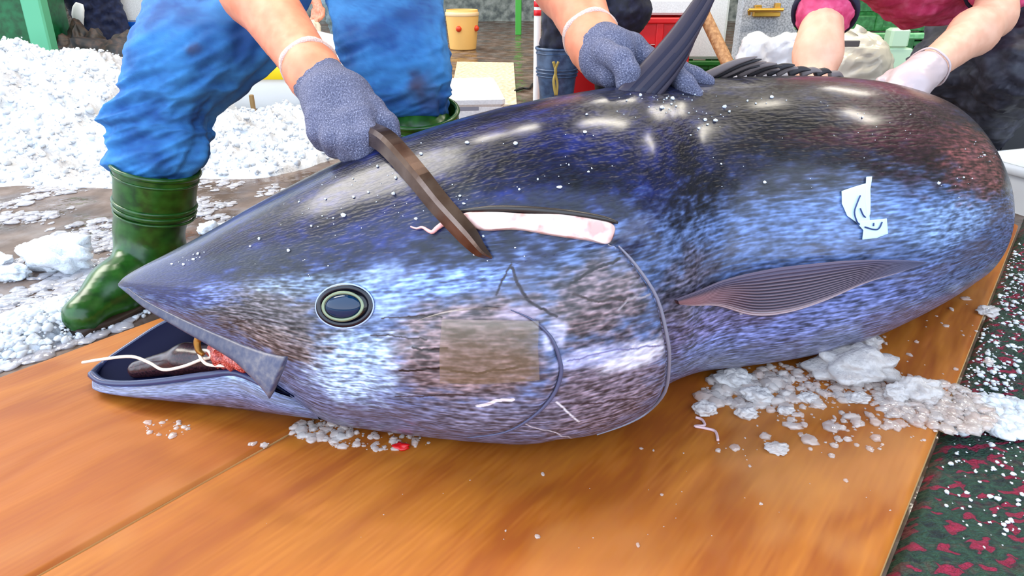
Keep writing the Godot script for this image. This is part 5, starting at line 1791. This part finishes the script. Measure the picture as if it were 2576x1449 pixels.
	t = thing("crate", "bright green crate under the big white box behind the back fin", "crate", Vector3(1.0659, -0.0206, -4) * Vector3(1, 0, 1))
	var g0 := Vector3(0.8582, 0.1676, -4)
	var g1 := Vector3(1.2303, 0.1676, -4)
	crate(t, Vector3((g0.x + g1.x) * 0.5, 0, -4.25), Vector3(g1.x - g0.x, g0.y - 0.015, 0.5), gmat, 3, 0.0, 4)
	b = Bag.new()
	box(b, Vector3(1.0066, 0.3825, -4.25), Vector3(0.3156, 0.4172, 0.5), Basis.IDENTITY, 0.015)
	solo("foam_box", b.mesh(), M.foam, "big white foam box standing on the bright green crate", "box")
	b = Bag.new()
	tube(b, [Vector3(0.9058, 0.461, -3.6), Vector3(0.9818, 0.3265, -3.55), Vector3(1.0694, 0.167, -3.5)], 0.030, 10)
	var pole := [Vector3(0.9088, 0.4794, -3.66), Vector3(1.0264, 0.1681, -3.3)]
	b = Bag.new()
	var pd: Vector3 = (pole[1] - pole[0]).normalized()
	var pl: Vector3 = pole[1] + pd * (pole[1].y / maxf(-pd.y, 0.05))
	tube(b, [pole[0] - pd * 0.25, pole[0], pole[1], pl], 0.030, 12)
	solo("wooden_pole", b.mesh(), tri([Color(0.55, 0.36, 0.20), Color(0.74, 0.56, 0.38)], [0.3, 0.7], 0.03, 3.0, 0.6, null, 0.5, 18), "brown wooden pole leaning in front of the big white box", "pole")
	# grey panel with brass latch
	b = Bag.new()
	box(b, Vector3(1.788, 0.2856, -4.95), Vector3(0.5719, 0.8609, 0.1), Basis.IDENTITY, 0.01)
	var pn := thing("metal_panel", "speckled grey panel with a brass latch behind the plastic bags", "panel", Vector3(1.8626, -0.1448, -4.9))
	part("sheet", b.mesh(), M.grey_wall, pn)
	var brass := mat(Color(0.86, 0.66, 0.30), 0.3, 0.9)
	b = Bag.new()
	box(b, Vector3(1.6629, 0.3516, -4.885), Vector3(0.1768, 0.029, 0.05), Basis.IDENTITY, 0.004)
	var plate_ := part("latch_plate", b.mesh(), brass, pn)
	b = Bag.new()
	tube(b, [Vector3(1.5277, 0.3779, -4.82), Vector3(1.7474, 0.3827, -4.82)], 0.012, 10)
	tube(b, [Vector3(1.5277, 0.3779, -4.82), Vector3(1.5401, 0.3528, -4.84)], 0.010, 8)
	part("bolt", b.mesh(), brass, plate_)
	b = Bag.new()
	box(b, Vector3(1.5953, 0.3971, -4.86), Vector3(0.043, 0.0215, 0.04), Basis.IDENTITY, 0.004)
	part("staple", b.mesh(), brass, plate_)
	b = Bag.new()
	box(b, Vector3(1.7202, 0.403, -4.86), Vector3(0.0357, 0.0334, 0.04), Basis.IDENTITY, 0.004)
	part("staple", b.mesh(), brass, plate_)
	# plastic bags
	var bag_m := mat(Color(0.95, 0.92, 0.84, 0.9), 0.2)
	bag_m.transparency = BaseMaterial3D.TRANSPARENCY_ALPHA
	var bag_w := mat(Color(0.96, 0.96, 0.97, 0.9), 0.2)
	bag_w.transparency = BaseMaterial3D.TRANSPARENCY_ALPHA
	var z1 := -2.75
	t = thing("plastic_bag", "bulging cream plastic bag with grey print behind the rear back fin", "bag", Vector3(1.3306, 0.1588, -2.75) * Vector3(1, 0, 1))
	b = Bag.new()
	var bgc := Vector3(1.2974, 0.3184, -2.75)
	body(b, [[Vector3(bgc.x - 0.05, 0.10, -2.76), Vector3(bgc.x + 0.05, 0.10, -2.76), 0.10, 0.10], [Vector3(bgc.x - 0.04, bgc.y - 0.02, -2.76), Vector3(bgc.x + 0.05, bgc.y - 0.03, -2.76), 0.095, 0.10], [Vector3(bgc.x, 0.1, -2.76), Vector3(bgc.x, bgc.y, -2.76), 0.12, 0.11]], 0.012, 0.05, Color.WHITE, 0.012, 70)
	part("sack", b.mesh(), bag_m, t)
	b = Bag.new()
	box(b, Vector3(1.1911, 0.3921, -2.616), Vector3(0.0947, 0.0215, 0.012), Basis(Vector3.UP, 0.0), 0.002)
	part("print", b.mesh(), mat(Color(0.50, 0.49, 0.48), 0.5), t)
	b = Bag.new()
	tube(b, spline([Vector3(1.2796, 0.4036, -2.75), Vector3(1.2909, 0.4204, -2.75), Vector3(1.2998, 0.4343, -2.75)], 4), [0.05, 0.02, 0.024], 10)
	part("knot", b.mesh(), bag_m, t)
	t = thing("plastic_bag", "clear white plastic bag of ice below the brass latch", "bag", Vector3(1.0532, 0.132, -2.9) * Vector3(1, 0, 1))
	b = Bag.new()
	var bw := Vector3(0.9643, 0.4005, -2.9)
	var bw2 := Vector3(1.0911, 0.3902, -2.9)
	body(b, [[Vector3(bw.x, 0.09, -2.92), Vector3(bw.x, bw.y - 0.06, -2.9), 0.09, 0.07], [Vector3(bw2.x, 0.09, -2.92), Vector3(bw2.x, bw2.y - 0.05, -2.9), 0.10, 0.075], [Vector3(bw.x, 0.1, -2.92), Vector3(bw2.x, 0.1, -2.92), 0.09, 0.09]], 0.012, 0.03, Color.WHITE, 0.016, 71)
	part("sack", b.mesh(), bag_w, t)
	# stack of green crates at the right
	var gl := tri([Color(0.10, 0.38, 0.14), Color(0.18, 0.48, 0.22), Color(0.30, 0.58, 0.34)], [0.2, 0.6, 0.95], 0.02, 3.0, 0.45, null, 0.5, 24)
	var gpale := tri([Color(0.42, 0.72, 0.46), Color(0.56, 0.80, 0.58)], [0.3, 0.7], 0.02, 3.0, 0.45, null, 0.5, 25)
	var xs := Vector3(1.4448, 0.4078, -3.3)
	var xe := Vector3(2.1434, 0.4078, -3.3)
	var ww := xe.x - xs.x
	var ly := [Vector3(1.8504, 0.1593, -3.3).y, Vector3(1.8202, 0.283, -3.3).y, Vector3(1.7905, 0.4045, -3.3).y]
	var names := ["lowest green crate of the stack behind the pink shirt, dark and shaded", "middle green crate of the stack behind the pink shirt, with white foam trays before it", "topmost green crate of the stack, just under the pink shirt's hem"]
	var y0 := 0.0
	for i in 3:
		t = thing("crate", names[i], "crate", Vector3(xs.x + ww * 0.5, y0, -3.5), "green crates stacked behind the pink shirt")
		var hh: float = [ly[1] - 0.02, ly[2] - ly[1] - 0.02, 0.2][i]
		crate(t, Vector3(xs.x + ww * 0.5, y0, -3.55), Vector3(ww - 0.04, hh - 0.014, 0.48), [gl, gl, gl][i], 3, 0.0, 5)
		y0 += hh + 0.006
		for ch in t.get_children():
			if String(ch.name).begins_with("rim"):
				(ch as MeshInstance3D).material_override = gpale
	b = Bag.new()
	box(b, Vector3(1.6911, 0.3549, -3.235), Vector3(0.0844, 0.0817, 0.07), Basis.IDENTITY, 0.01)
	var shelf := Vector3(1.701, 0.3141, -3.2)
	box(b, Vector3(shelf.x, shelf.y * 0.5, -3.235), Vector3(0.12, shelf.y, 0.06), Basis.IDENTITY, 0.006)
	solo("foam_box", b.mesh(), mat(Color(0.78, 0.90, 0.76), 0.5), "tall pale foam box standing upright before the middle green crate", "box")

# keeps a heap from dipping below the floor
func b_floor(b: Bag) -> void:
	for i in b.v.size():
		if b.v[i].y < 0.002:
			b.v[i] = Vector3(b.v[i].x, 0.002, b.v[i].z)

func trousers(t: Node3D, pelvis: Vector3, hips: Array, knees: Array, ankles: Array, r: float, m: Material, cell := 0.015, wr := 0.014) -> void:
	var b := Bag.new()
	var bones := [[hips[0], hips[1], r * 1.15, r * 1.15], [pelvis, pelvis + Vector3(0, 0.08, 0), r * 1.35, r * 1.3]]
	for i in 2:
		bones.append([hips[i], knees[i], r * 1.12, r * 0.86])
		bones.append([knees[i], ankles[i], r * 0.86, r * 0.74])
	body(b, bones, cell, 0.04, Color.WHITE, wr, int(pelvis.x * 100.0) + 7)
	part("trousers", b.mesh(), m, t)

# a standing or bending person: skin first, then clothes as children
func figure(t: Node3D, j: Dictionary, sk: Material, shirt_m: Material, hair_m: Material, cell := 0.014) -> void:
	var bones := [[j.pelvis, j.chest, 0.11, 0.12], [j.chest, j.sr, 0.10, 0.06], [j.chest, j.sl, 0.10, 0.06], [j.chest, j.head, 0.06, 0.055],
		[j.sr, j.er, 0.052, 0.043], [j.er, j.er.lerp(j.wr, 0.3), 0.042, 0.047], [j.er.lerp(j.wr, 0.3), j.wr, 0.047, 0.031],
		[j.sl, j.el, 0.052, 0.043], [j.el, j.el.lerp(j.wl, 0.3), 0.042, 0.047], [j.el.lerp(j.wl, 0.3), j.wl, 0.047, 0.031]]
	head(bones, j.head, j.look)
	for i in 2:
		bones.append([j.hips[i], j.knees[i], 0.075, 0.055])
		bones.append([j.knees[i], j.ankles[i], 0.055, 0.04])
	if j.has("hands"):
		for q in j.hands:
			bones.append(q)
	var b := Bag.new()
	body(b, bones, cell, 0.028)
	part("body", b.mesh(), sk, t)
	hair(t, j.head, j.look, hair_m)
	b = Bag.new()
	var sv: float = j.get("sleeve", 0.55)
	body(b, [[j.pelvis + Vector3(0, 0.03, 0), j.chest, j.get("waist", 0.15), 0.155], [j.chest, j.sr, 0.12, 0.085], [j.chest, j.sl, 0.12, 0.085], [j.sr, j.sr.lerp(j.er, sv), 0.075, 0.07], [j.sl, j.sl.lerp(j.el, sv), 0.075, 0.07]], cell + 0.002, 0.04, Color.WHITE, 0.012, 9)
	part("shirt", b.mesh(), shirt_m, t)

# a simple open hand of palm, four fingers and thumb, as bones
func hand(w: Vector3, dir: Vector3, across: Vector3, curl: Vector3, s := 1.0) -> Array:
	var r := []
	var d := dir.normalized()
	var a := across.normalized()
	var c := curl.normalized()
	var palm := w + d * 0.085 * s
	r.append([w, palm, 0.026 * s, 0.034 * s, c, 0.55])
	for i in 4:
		var k := w + d * (0.088 - 0.006 * absf(i - 1.3)) * s + a * (i - 1.5) * 0.020 * s
		var l: float = [0.036, 0.042, 0.039, 0.030][i] * s
		var p1 := k + (d * 0.9 + c * 0.35) * l
		var p2 := p1 + (d * 0.45 + c * 0.85) * l * 0.75
		var p3 := p2 + (c - d * 0.15) * l * 0.5
		r.append([k, p1, 0.0098 * s, 0.0092 * s])
		r.append([p1, p2, 0.0092 * s, 0.0086 * s])
		r.append([p2, p3, 0.0086 * s, 0.0078 * s])
	var tb := w + d * 0.025 * s - a * 0.028 * s
	var t1 := tb + (d * 0.6 - a * 0.6 + c * 0.4).normalized() * 0.036 * s
	r.append([tb, t1, 0.0135 * s, 0.011 * s])
	r.append([t1, t1 + (d * 0.85 + c * 0.5).normalized() * 0.028 * s, 0.0108 * s, 0.009 * s])
	return r

func helper_person() -> void:
	var t := thing("person", "person in pink short-sleeved shirt and dark grey trousers bending over the tuna's tail end", "person", Vector3(1.35, 0, -1.95))
	var sk := tri([Color(0.88, 0.65, 0.54), Color(0.92, 0.71, 0.60)], [0.3, 0.7], 0.02, 3.0, 0.5, null, 0.2, 26)
	var j := {}
	j.pelvis = Vector3(1.5611, 0.6541, -2.2638)
	j.chest = Vector3(1.0723, 0.6471, -1.9847)
	j.sr = Vector3(0.7754, 0.6748, -1.8432)
	j.er = Vector3(0.6859, 0.5005, -1.6405)
	j.wr = Vector3(0.6492, 0.3965, -1.5369)
	j.sl = Vector3(1.2361, 0.7381, -1.9389)
	j.el = Vector3(1.1087, 0.5396, -1.7139)
	j.wl = Vector3(0.8631, 0.4434, -1.5146)
	j.head = Vector3(0.8702, 0.8419, -1.7997)
	j.look = Vector3(-0.3, -0.7, 0.6)
	j.hips = [Vector3(1.5144, 0.6153, -2.3561), Vector3(1.6191, 0.5965, -2.2039)]
	j.knees = [Vector3(1.3045, 0.374, -2.1663), Vector3(1.3817, 0.3929, -1.9765)]
	j.ankles = [Vector3(1.32, 0.10, -2.50), Vector3(1.52, 0.10, -2.30)]
	j.sleeve = 0.69
	j.waist = 0.145
	var pink := tri([Color(0.72, 0.16, 0.34), Color(0.84, 0.28, 0.46), Color(0.90, 0.45, 0.60)], [0.2, 0.55, 0.95], 0.02, 3.0, 0.8, null, 0.5, 27)
	j.hands = hand(j.wr, Vector3(0.05, -0.9, 0.3), Vector3(1, 0, 0.1), Vector3(0, -0.2, 1))
	figure(t, j, sk, pink, mat(Color(0.04, 0.04, 0.04), 0.5), 0.012)
	var navy := mat(Color(0.12, 0.12, 0.22), 0.8)
	for q in [[j.sr, j.er], [j.sl, j.el]]:
		var b := Bag.new()
		var e: Vector3 = q[0].lerp(q[1], 0.705)
		var ax: Vector3 = (q[1] - q[0]).normalized()
		var sx := ax.cross(Vector3.BACK).normalized()
		var sy := sx.cross(ax)
		var rings := []
		for f in [[-0.012, 0.071], [0.0, 0.073], [0.012, 0.071], [0.012, 0.062], [-0.012, 0.062]]:
			rings.append(ring(e + ax * f[0], sx * f[1], sy * f[1], 28))
		var pv := PackedVector3Array()
		for r in rings:
			pv.append_array(r)
		b.add(pv, grid_idx(5, 28, true))
		part("sleeve_trim", b.mesh(), navy, t, "dark navy sleeve band")
	var grey := tri([Color(0.12, 0.13, 0.17), Color(0.20, 0.21, 0.26), Color(0.30, 0.31, 0.36)], [0.2, 0.6, 0.95], 0.02, 3.0, 0.6, null, 0.5, 28)
	trousers(t, j.pelvis, j.hips, j.knees, j.ankles, 0.118, grey, 0.013, 0.018)
	var dk := mat(Color(0.05, 0.05, 0.06), 0.4)
	boot(t, Vector3(1.32, 0.17, -2.49), Vector3(1.32, 0.085, -2.50), Vector3(1.30, 0.04, -2.34), 0.066, dk, dk)
	boot(t, Vector3(1.52, 0.17, -2.30), Vector3(1.52, 0.085, -2.30), Vector3(1.50, 0.04, -2.14), 0.066, dk, dk)
	# thin plastic glove on the hand that rests on the fish
	var film := mat(Color(0.78, 0.70, 0.70), 0.35)
	var g := [[j.wl + (j.el - j.wl).normalized() * 0.012, j.wl, 0.040, 0.040], [j.wl, Vector3(0.8151, 0.4254, -1.4731), 0.040, 0.044]]
	finger(g, [Vector3(0.8361, 0.4433, -1.498), Vector3(0.7907, 0.4358, -1.4669), Vector3(0.7642, 0.4212, -1.4491), Vector3(0.7529, 0.4008, -1.4395)], 0.0135)
	finger(g, [Vector3(0.8221, 0.4335, -1.4824), Vector3(0.7824, 0.4235, -1.4446), Vector3(0.7629, 0.4079, -1.4208), Vector3(0.7538, 0.3873, -1.4057)], 0.0135)
	finger(g, [Vector3(0.8274, 0.4232, -1.4721), Vector3(0.7956, 0.4113, -1.4334), Vector3(0.7792, 0.3966, -1.41), Vector3(0.7716, 0.3775, -1.3956)], 0.0135)
	finger(g, [Vector3(0.8421, 0.418, -1.4696), Vector3(0.8164, 0.4054, -1.4307), Vector3(0.8058, 0.3913, -1.4131), Vector3(0.7998, 0.3765, -1.4006)], 0.0125)
	finger(g, [Vector3(0.8197, 0.4449, -1.5153), Vector3(0.7946, 0.4373, -1.5118), Vector3(0.7685, 0.4268, -1.4958)], 0.0140)
	var b := Bag.new()
	body(b, g, 0.005, 0.008, Color.WHITE, 0.003, 6)
	var gl := part("glove", b.mesh(), film, t, "thin translucent whitish glove")
	b = Bag.new()
	var ga: Vector3 = (j.el - j.wl).normalized()
	ring_tube(b, j.wl + ga * 0.024, ga, 0.0415, 0.0022, 28)
	part("cuff", b.mesh(), film, gl)

func far_people() -> void:
	var skn := tri([Color(0.80, 0.48, 0.36), Color(0.90, 0.62, 0.50)], [0.3, 0.7], 0.03, 4.0, 0.5, null, 0.2, 29)
	var black := mat(Color(0.03, 0.03, 0.03), 0.5)
	# navy trousers and rubber boots right of the striped pole
	var t := thing("person", "person standing in dark navy trousers and grey-blue rubber boots behind the tuna", "person", Vector3(0.2992, 0.0976, -2.75) * Vector3(1, 0, 1))
	var c := Vector3(0.3074, 0.2484, -2.75)
	var j := {}
	var kl := Vector3(0.2001, 0.4367, -2.72)
	var kr := Vector3(0.4183, 0.4504, -2.72)
	j.pelvis = Vector3(c.x, 0.93, -2.85)
	j.chest = Vector3(c.x, 1.30, -2.84)
	j.sr = Vector3(c.x - 0.18, 1.40, -2.84)
	j.sl = Vector3(c.x + 0.18, 1.40, -2.84)
	j.er = Vector3(c.x - 0.24, 1.12, -2.80)
	j.el = Vector3(c.x + 0.24, 1.12, -2.80)
	j.wr = Vector3(c.x - 0.20, 0.95, -2.62)
	j.wl = Vector3(c.x + 0.20, 0.95, -2.62)
	j.head = Vector3(c.x, 1.62, -2.80)
	j.look = Vector3(0, -0.2, 1)
	j.hips = [Vector3(c.x - 0.09, 0.88, -2.85), Vector3(c.x + 0.10, 0.88, -2.85)]
	j.knees = [Vector3(kl.x, 0.50, -2.72), Vector3(kr.x, 0.50, -2.74)]
	j.ankles = [Vector3(Vector3(0.1723, 0.2923, -2.75).x, 0.24, -2.76), Vector3(Vector3(0.3927, 0.2884, -2.78).x, 0.24, -2.80)]
	j.hands = hand(j.wr, Vector3(0, -0.4, 1), Vector3(1, 0, 0), Vector3(0, -1, 0)) + hand(j.wl, Vector3(0, -0.4, 1), Vector3(-1, 0, 0), Vector3(0, -1, 0))
	figure(t, j, skn, mat(Color(0.5, 0.52, 0.56), 0.8), black, 0.018)
	trousers(t, j.pelvis, j.hips, j.knees, [j.ankles[0] + Vector3(0, 0.13, 0), j.ankles[1] + Vector3(0, 0.13, 0)], 0.098, tri([Color(0.03, 0.035, 0.09), Color(0.09, 0.10, 0.20), Color(0.16, 0.17, 0.28)], [0.2, 0.6, 0.95], 0.02, 3.0, 0.7, null, 0.5, 30), 0.016, 0.014)
	var bb := tri([Color(0.16, 0.23, 0.34), Color(0.27, 0.36, 0.48)], [0.3, 0.7], 0.02, 3.0, 0.35, null, 0.5, 32)
	var a0: Vector3 = j.ankles[0]
	var a1: Vector3 = j.ankles[1]
	boot(t, Vector3(a0.x, 0.30, a0.z), Vector3(a0.x, 0.08, a0.z), Vector3(a0.x - 0.02, 0.035, a0.z + 0.17), 0.078, bb, black)
	boot(t, Vector3(a1.x, 0.29, a1.z), Vector3(a1.x, 0.08, a1.z), Vector3(a1.x + 0.02, 0.035, a1.z + 0.17), 0.078, black, black)
	var b := Bag.new()
	tube(b, spline([Vector3(0.1515, 0.325, -2.66), Vector3(0.1612, 0.29, -2.66), Vector3(0.1542, 0.2559, -2.65), Vector3(0.1622, 0.2074, -2.64)], 5), 0.006, 6)
	tube(b, spline([Vector3(0.1704, 0.325, -2.66), Vector3(0.1593, 0.2934, -2.655), Vector3(0.1676, 0.2488, -2.65), Vector3(0.1652, 0.2074, -2.64)], 5), 0.005, 6)
	solo("boot_cord", b.mesh(), mat(Color(0.62, 0.52, 0.22), 0.6), "yellowish cord hanging down beside the grey-blue rubber boot", "cord")
	# navy trousers with a white cloth, far left
	t = thing("person", "person in dark blue trousers with a white cloth, standing behind the tarpaulin far left", "person", Vector3(-2.5, 0, -4.47))
	var x := Vector3(-2.5042, 0.3698, -4.42).x
	j = {}
	j.pelvis = Vector3(x + 0.02, 0.90, -4.47)
	j.chest = Vector3(x + 0.02, 1.28, -4.47)
	j.sr = Vector3(x - 0.17, 1.38, -4.47)
	j.sl = Vector3(x + 0.20, 1.38, -4.47)
	j.er = Vector3(x - 0.20, 1.10, -4.42)
	j.el = Vector3(x + 0.27, 1.10, -4.42)
	j.wr = Vector3(x - 0.16, 0.95, -4.30)
	j.wl = Vector3(x + 0.24, 0.90, -4.30)
	j.head = Vector3(x + 0.02, 1.60, -4.42)
	j.look = Vector3(0.2, -0.2, 1)
	j.hips = [Vector3(x - 0.07, 0.86, -4.47), Vector3(x + 0.10, 0.86, -4.47)]
	j.knees = [Vector3(x - 0.02, 0.50, -4.40), Vector3(x + 0.05, 0.50, -4.50)]
	j.ankles = [Vector3(x - 0.02, 0.12, -4.50), Vector3(x + 0.09, 0.12, -4.56)]
	j.hands = hand(j.wr, Vector3(0, -0.8, 0.5), Vector3(1, 0, 0), Vector3(0, -0.3, -1)) + hand(j.wl, Vector3(0, -0.8, 0.5), Vector3(-1, 0, 0), Vector3(0, -0.3, -1))
	figure(t, j, skn, mat(Color(0.4, 0.42, 0.5), 0.8), black, 0.018)
	var nb := tri([Color(0.05, 0.08, 0.20), Color(0.12, 0.18, 0.34)], [0.3, 0.8], 0.02, 3.0, 0.7, null, 0.5, 33)
	trousers(t, j.pelvis, j.hips, j.knees, j.ankles, 0.112, nb, 0.017, 0.016)
	for i in 2:
		var a: Vector3 = j.ankles[i]
		boot(t, a + Vector3(0, 0.10, 0), Vector3(a.x, 0.08, a.z), Vector3(a.x, 0.035, a.z + 0.17), 0.062, black, black)
	b = Bag.new()
	var cl := [Vector3(-2.4664, 0.4464, -4.28), Vector3(-2.4875, 0.3793, -4.27), Vector3(-2.4988, 0.297, -4.28)]
	tube(b, spline(cl, 6), [0.020, 0.034, 0.036, 0.026, 0.012], 12, Vector3(0, 0.1, 1), 0.5)
	part("cloth", b.mesh(), M.white, t, "white cloth hanging at the knee")
	# bare hand and grey-green trousers seen between the jeans
	t = thing("person", "person with bare hand seen between the two legs of the blue jeans", "person", Vector3(-0.95, 0, -4.3))
	var hx := Vector3(-1.0698, 0.3696, -4.1)
	j = {}
	j.pelvis = Vector3(hx.x + 0.12, 0.86, -4.5)
	j.chest = Vector3(hx.x + 0.10, 1.22, -4.42)
	j.sr = Vector3(hx.x - 0.08, 1.32, -4.42)
	j.sl = Vector3(hx.x + 0.30, 1.32, -4.42)
	j.er = Vector3(hx.x - 0.12, 1.02, -4.36)
	j.el = Vector3(hx.x + 0.34, 1.02, -4.36)
	j.wr = Vector3(hx.x - 0.015, hx.y + 0.13, -4.16)
	j.wl = Vector3(hx.x + 0.28, 0.80, -4.2)
	j.head = Vector3(hx.x + 0.10, 1.50, -4.32)
	j.look = Vector3(-0.1, -0.5, 1)
	j.hips = [Vector3(hx.x + 0.04, 0.80, -4.5), Vector3(hx.x + 0.22, 0.80, -4.5)]
	j.knees = [Vector3(hx.x + 0.03, 0.46, -4.38), Vector3(hx.x + 0.22, 0.46, -4.38)]
	j.ankles = [Vector3(hx.x + 0.05, 0.12, -4.5), Vector3(hx.x + 0.22, 0.12, -4.5)]
	j.hands = hand(j.wl, Vector3(0, -0.9, 0.3), Vector3(-1, 0, 0), Vector3(0, -0.3, 1))
	figure(t, j, skn, mat(Color(0.85, 0.86, 0.88), 0.8), black, 0.018)
	trousers(t, j.pelvis, j.hips, j.knees, j.ankles, 0.088, tri([Color(0.36, 0.46, 0.50), Color(0.60, 0.68, 0.72)], [0.3, 0.8], 0.02, 3.0, 0.7, null, 0.5, 34), 0.017, 0.014)
	for i in 2:
		var a: Vector3 = j.ankles[i]
		boot(t, a + Vector3(0, 0.10, 0), Vector3(a.x, 0.08, a.z), Vector3(a.x, 0.035, a.z + 0.17), 0.06, M.white, black)
	b = Bag.new()
	var hb := hand(j.wr, Vector3(0.15, -0.95, 0.3), Vector3(0.9, 0.1, 0.2), Vector3(-0.5, -0.2, 0.8), 1.1)
	hb.append([j.wr + Vector3(-0.01, 0.06, -0.05), j.wr, 0.032, 0.028])
	body(b, hb, 0.007, 0.006)
	part("hand", b.mesh(), skn, t)
	b = Bag.new()
	blob(b, Vector3(-1.0812, 0.3322, -4), Vector3(0.045, 0.04, 0.04), 0.5, 12, 12)
	solo("cloth_bundle", b.mesh(), mat(Color(0.90, 0.84, 0.74), 0.7), "small cream cloth bundle held in the bare hand between the jeans", "cloth")

func right_side() -> void:
	# woven mat
	var m := mat(Color.WHITE, 0.75)
	m.albedo_texture = noise_tex([Color(0.58, 0.04, 0.22), Color(0.50, 0.05, 0.20), Color(0.06, 0.17, 0.14), Color(0.13, 0.27, 0.20), Color(0.05, 0.10, 0.12)], [0.0, 0.31, 0.35, 0.6, 0.9], 0.018, 2, 512, 44)
	m.uv1_triplanar = true
	m.uv1_world_triplanar = false
	m.uv1_scale = Vector3(2.6, 2.6, 5.0)
	m.normal_enabled = true
	m.normal_texture = bump_tex(0.09, 10.0, 2, 512, 45)
	m.normal_scale = 1.0
	var edge := Vector3(0.799, 0, -1.0591)
	var along := Vector3(cos(deg_to_rad(51.5)), 0, -sin(deg_to_rad(51.5)))
	var across := Vector3(-along.z, 0, along.x)
	var b := Bag.new()
	var pv := PackedVector3Array()
	var n1 := 160
	var n2 := 110
	for i in n1 + 1:
		for k in n2 + 1:
			var s := lerpf(-1.1, 1.05, i / float(n1))
			var q := 0.006 + 1.1 * k / n2
			var y := 0.010 + 0.0035 * sin(s * 180.0) * sin(q * 180.0) + 0.004 * sin(s * 9.0 + q * 4.0)
			if i == 0 or i == n1 or k == 0 or k == n2:
				y = 0.001
			pv.append(edge + along * s + across * q + Vector3(0, y, 0))
	b.add(pv, grid_idx(n1 + 1, n2 + 1), null, null, Vector3.UP)
	solo("mat", b.mesh(), m, "dark green woven mat with red spots on the floor right of the board", "mat")
	var pl := []
	var cl := []
	for q in [[2490, 1030, 95, 30, 420, 0.006], [2540, 1075, 60, 30, 260, 0.006], [2420, 1065, 50, 25, 160, 0.005], [2520, 800, 70, 190, 330, 0.0028], [2480, 930, 80, 80, 160, 0.0025], [2480, 1200, 120, 200, 120, 0.002], [2560, 700, 40, 90, 110, 0.0022]]:
		for i in q[4]:
			var a := rng.randf() * TAU
			var k := sqrt(rng.randf())
			var p := on_ground(q[0] + cos(a) * k * q[2], q[1] + sin(a) * k * q[3], 0.012)
			if (p - edge).dot(across) < 0.01:
				continue
			var r: float = q[5] * (0.5 + pow(rng.randf(), 3.0) * 1.6)
			pl.append(grain_at(p + Vector3(0, r * 0.3, 0), r, 0.6))
			var w := rng.randf_range(0.8, 0.97)
			cl.append(Color(w, w, w))
	scatter("mat_ice", pl, cl, M.ice, "white ice crumbs and glittering grains strewn over the dark green mat", "ice", 15)
	# dark ribbed crate and white bin at the right edge
	var dkm := mat(Color(0.12, 0.13, 0.15), 0.5)
	var c0 := Vector3(1.5305, 0.1521, -2.25)
	var t := thing("crate", "dark grey ribbed plastic crate at the right edge below the grey trousers", "crate", Vector3(c0.x + 0.34, 0, -2.5))
	var cc := Vector3(c0.x + 0.36, 0, -2.5)
	b = Bag.new()
	box(b, cc + Vector3(0, 0.11, 0), Vector3(0.56, 0.22, 0.44), Basis.IDENTITY, 0.01)
	part("body", b.mesh(), dkm, t)
	b = Bag.new()
	box(b, cc + Vector3(0, 0.225, 0), Vector3(0.60, 0.03, 0.48), Basis.IDENTITY, 0.008)
	part("rim", b.mesh(), dkm, t)
	for i in 8:
		b = Bag.new()
		box(b, cc + Vector3(0.06, 0.035 + i * 0.022, 0.224), Vector3(0.34, 0.010, 0.016), Basis.IDENTITY, 0.003)
		part("rib", b.mesh(), mat(Color(0.35, 0.36, 0.38), 0.35, 0.4), t)
	t = thing("bin", "bright white plastic bin at the right edge before the dark ribbed crate", "bin", Vector3(1.4451, 0, -1.8227))
	tub(t, Vector3(1.5074, 0, -1.8728) + Vector3(0.05, 0, -0.1), Vector3(0.30, 0.13, 0.26), M.white, M.white, 0.3, 0.85, 0.02)
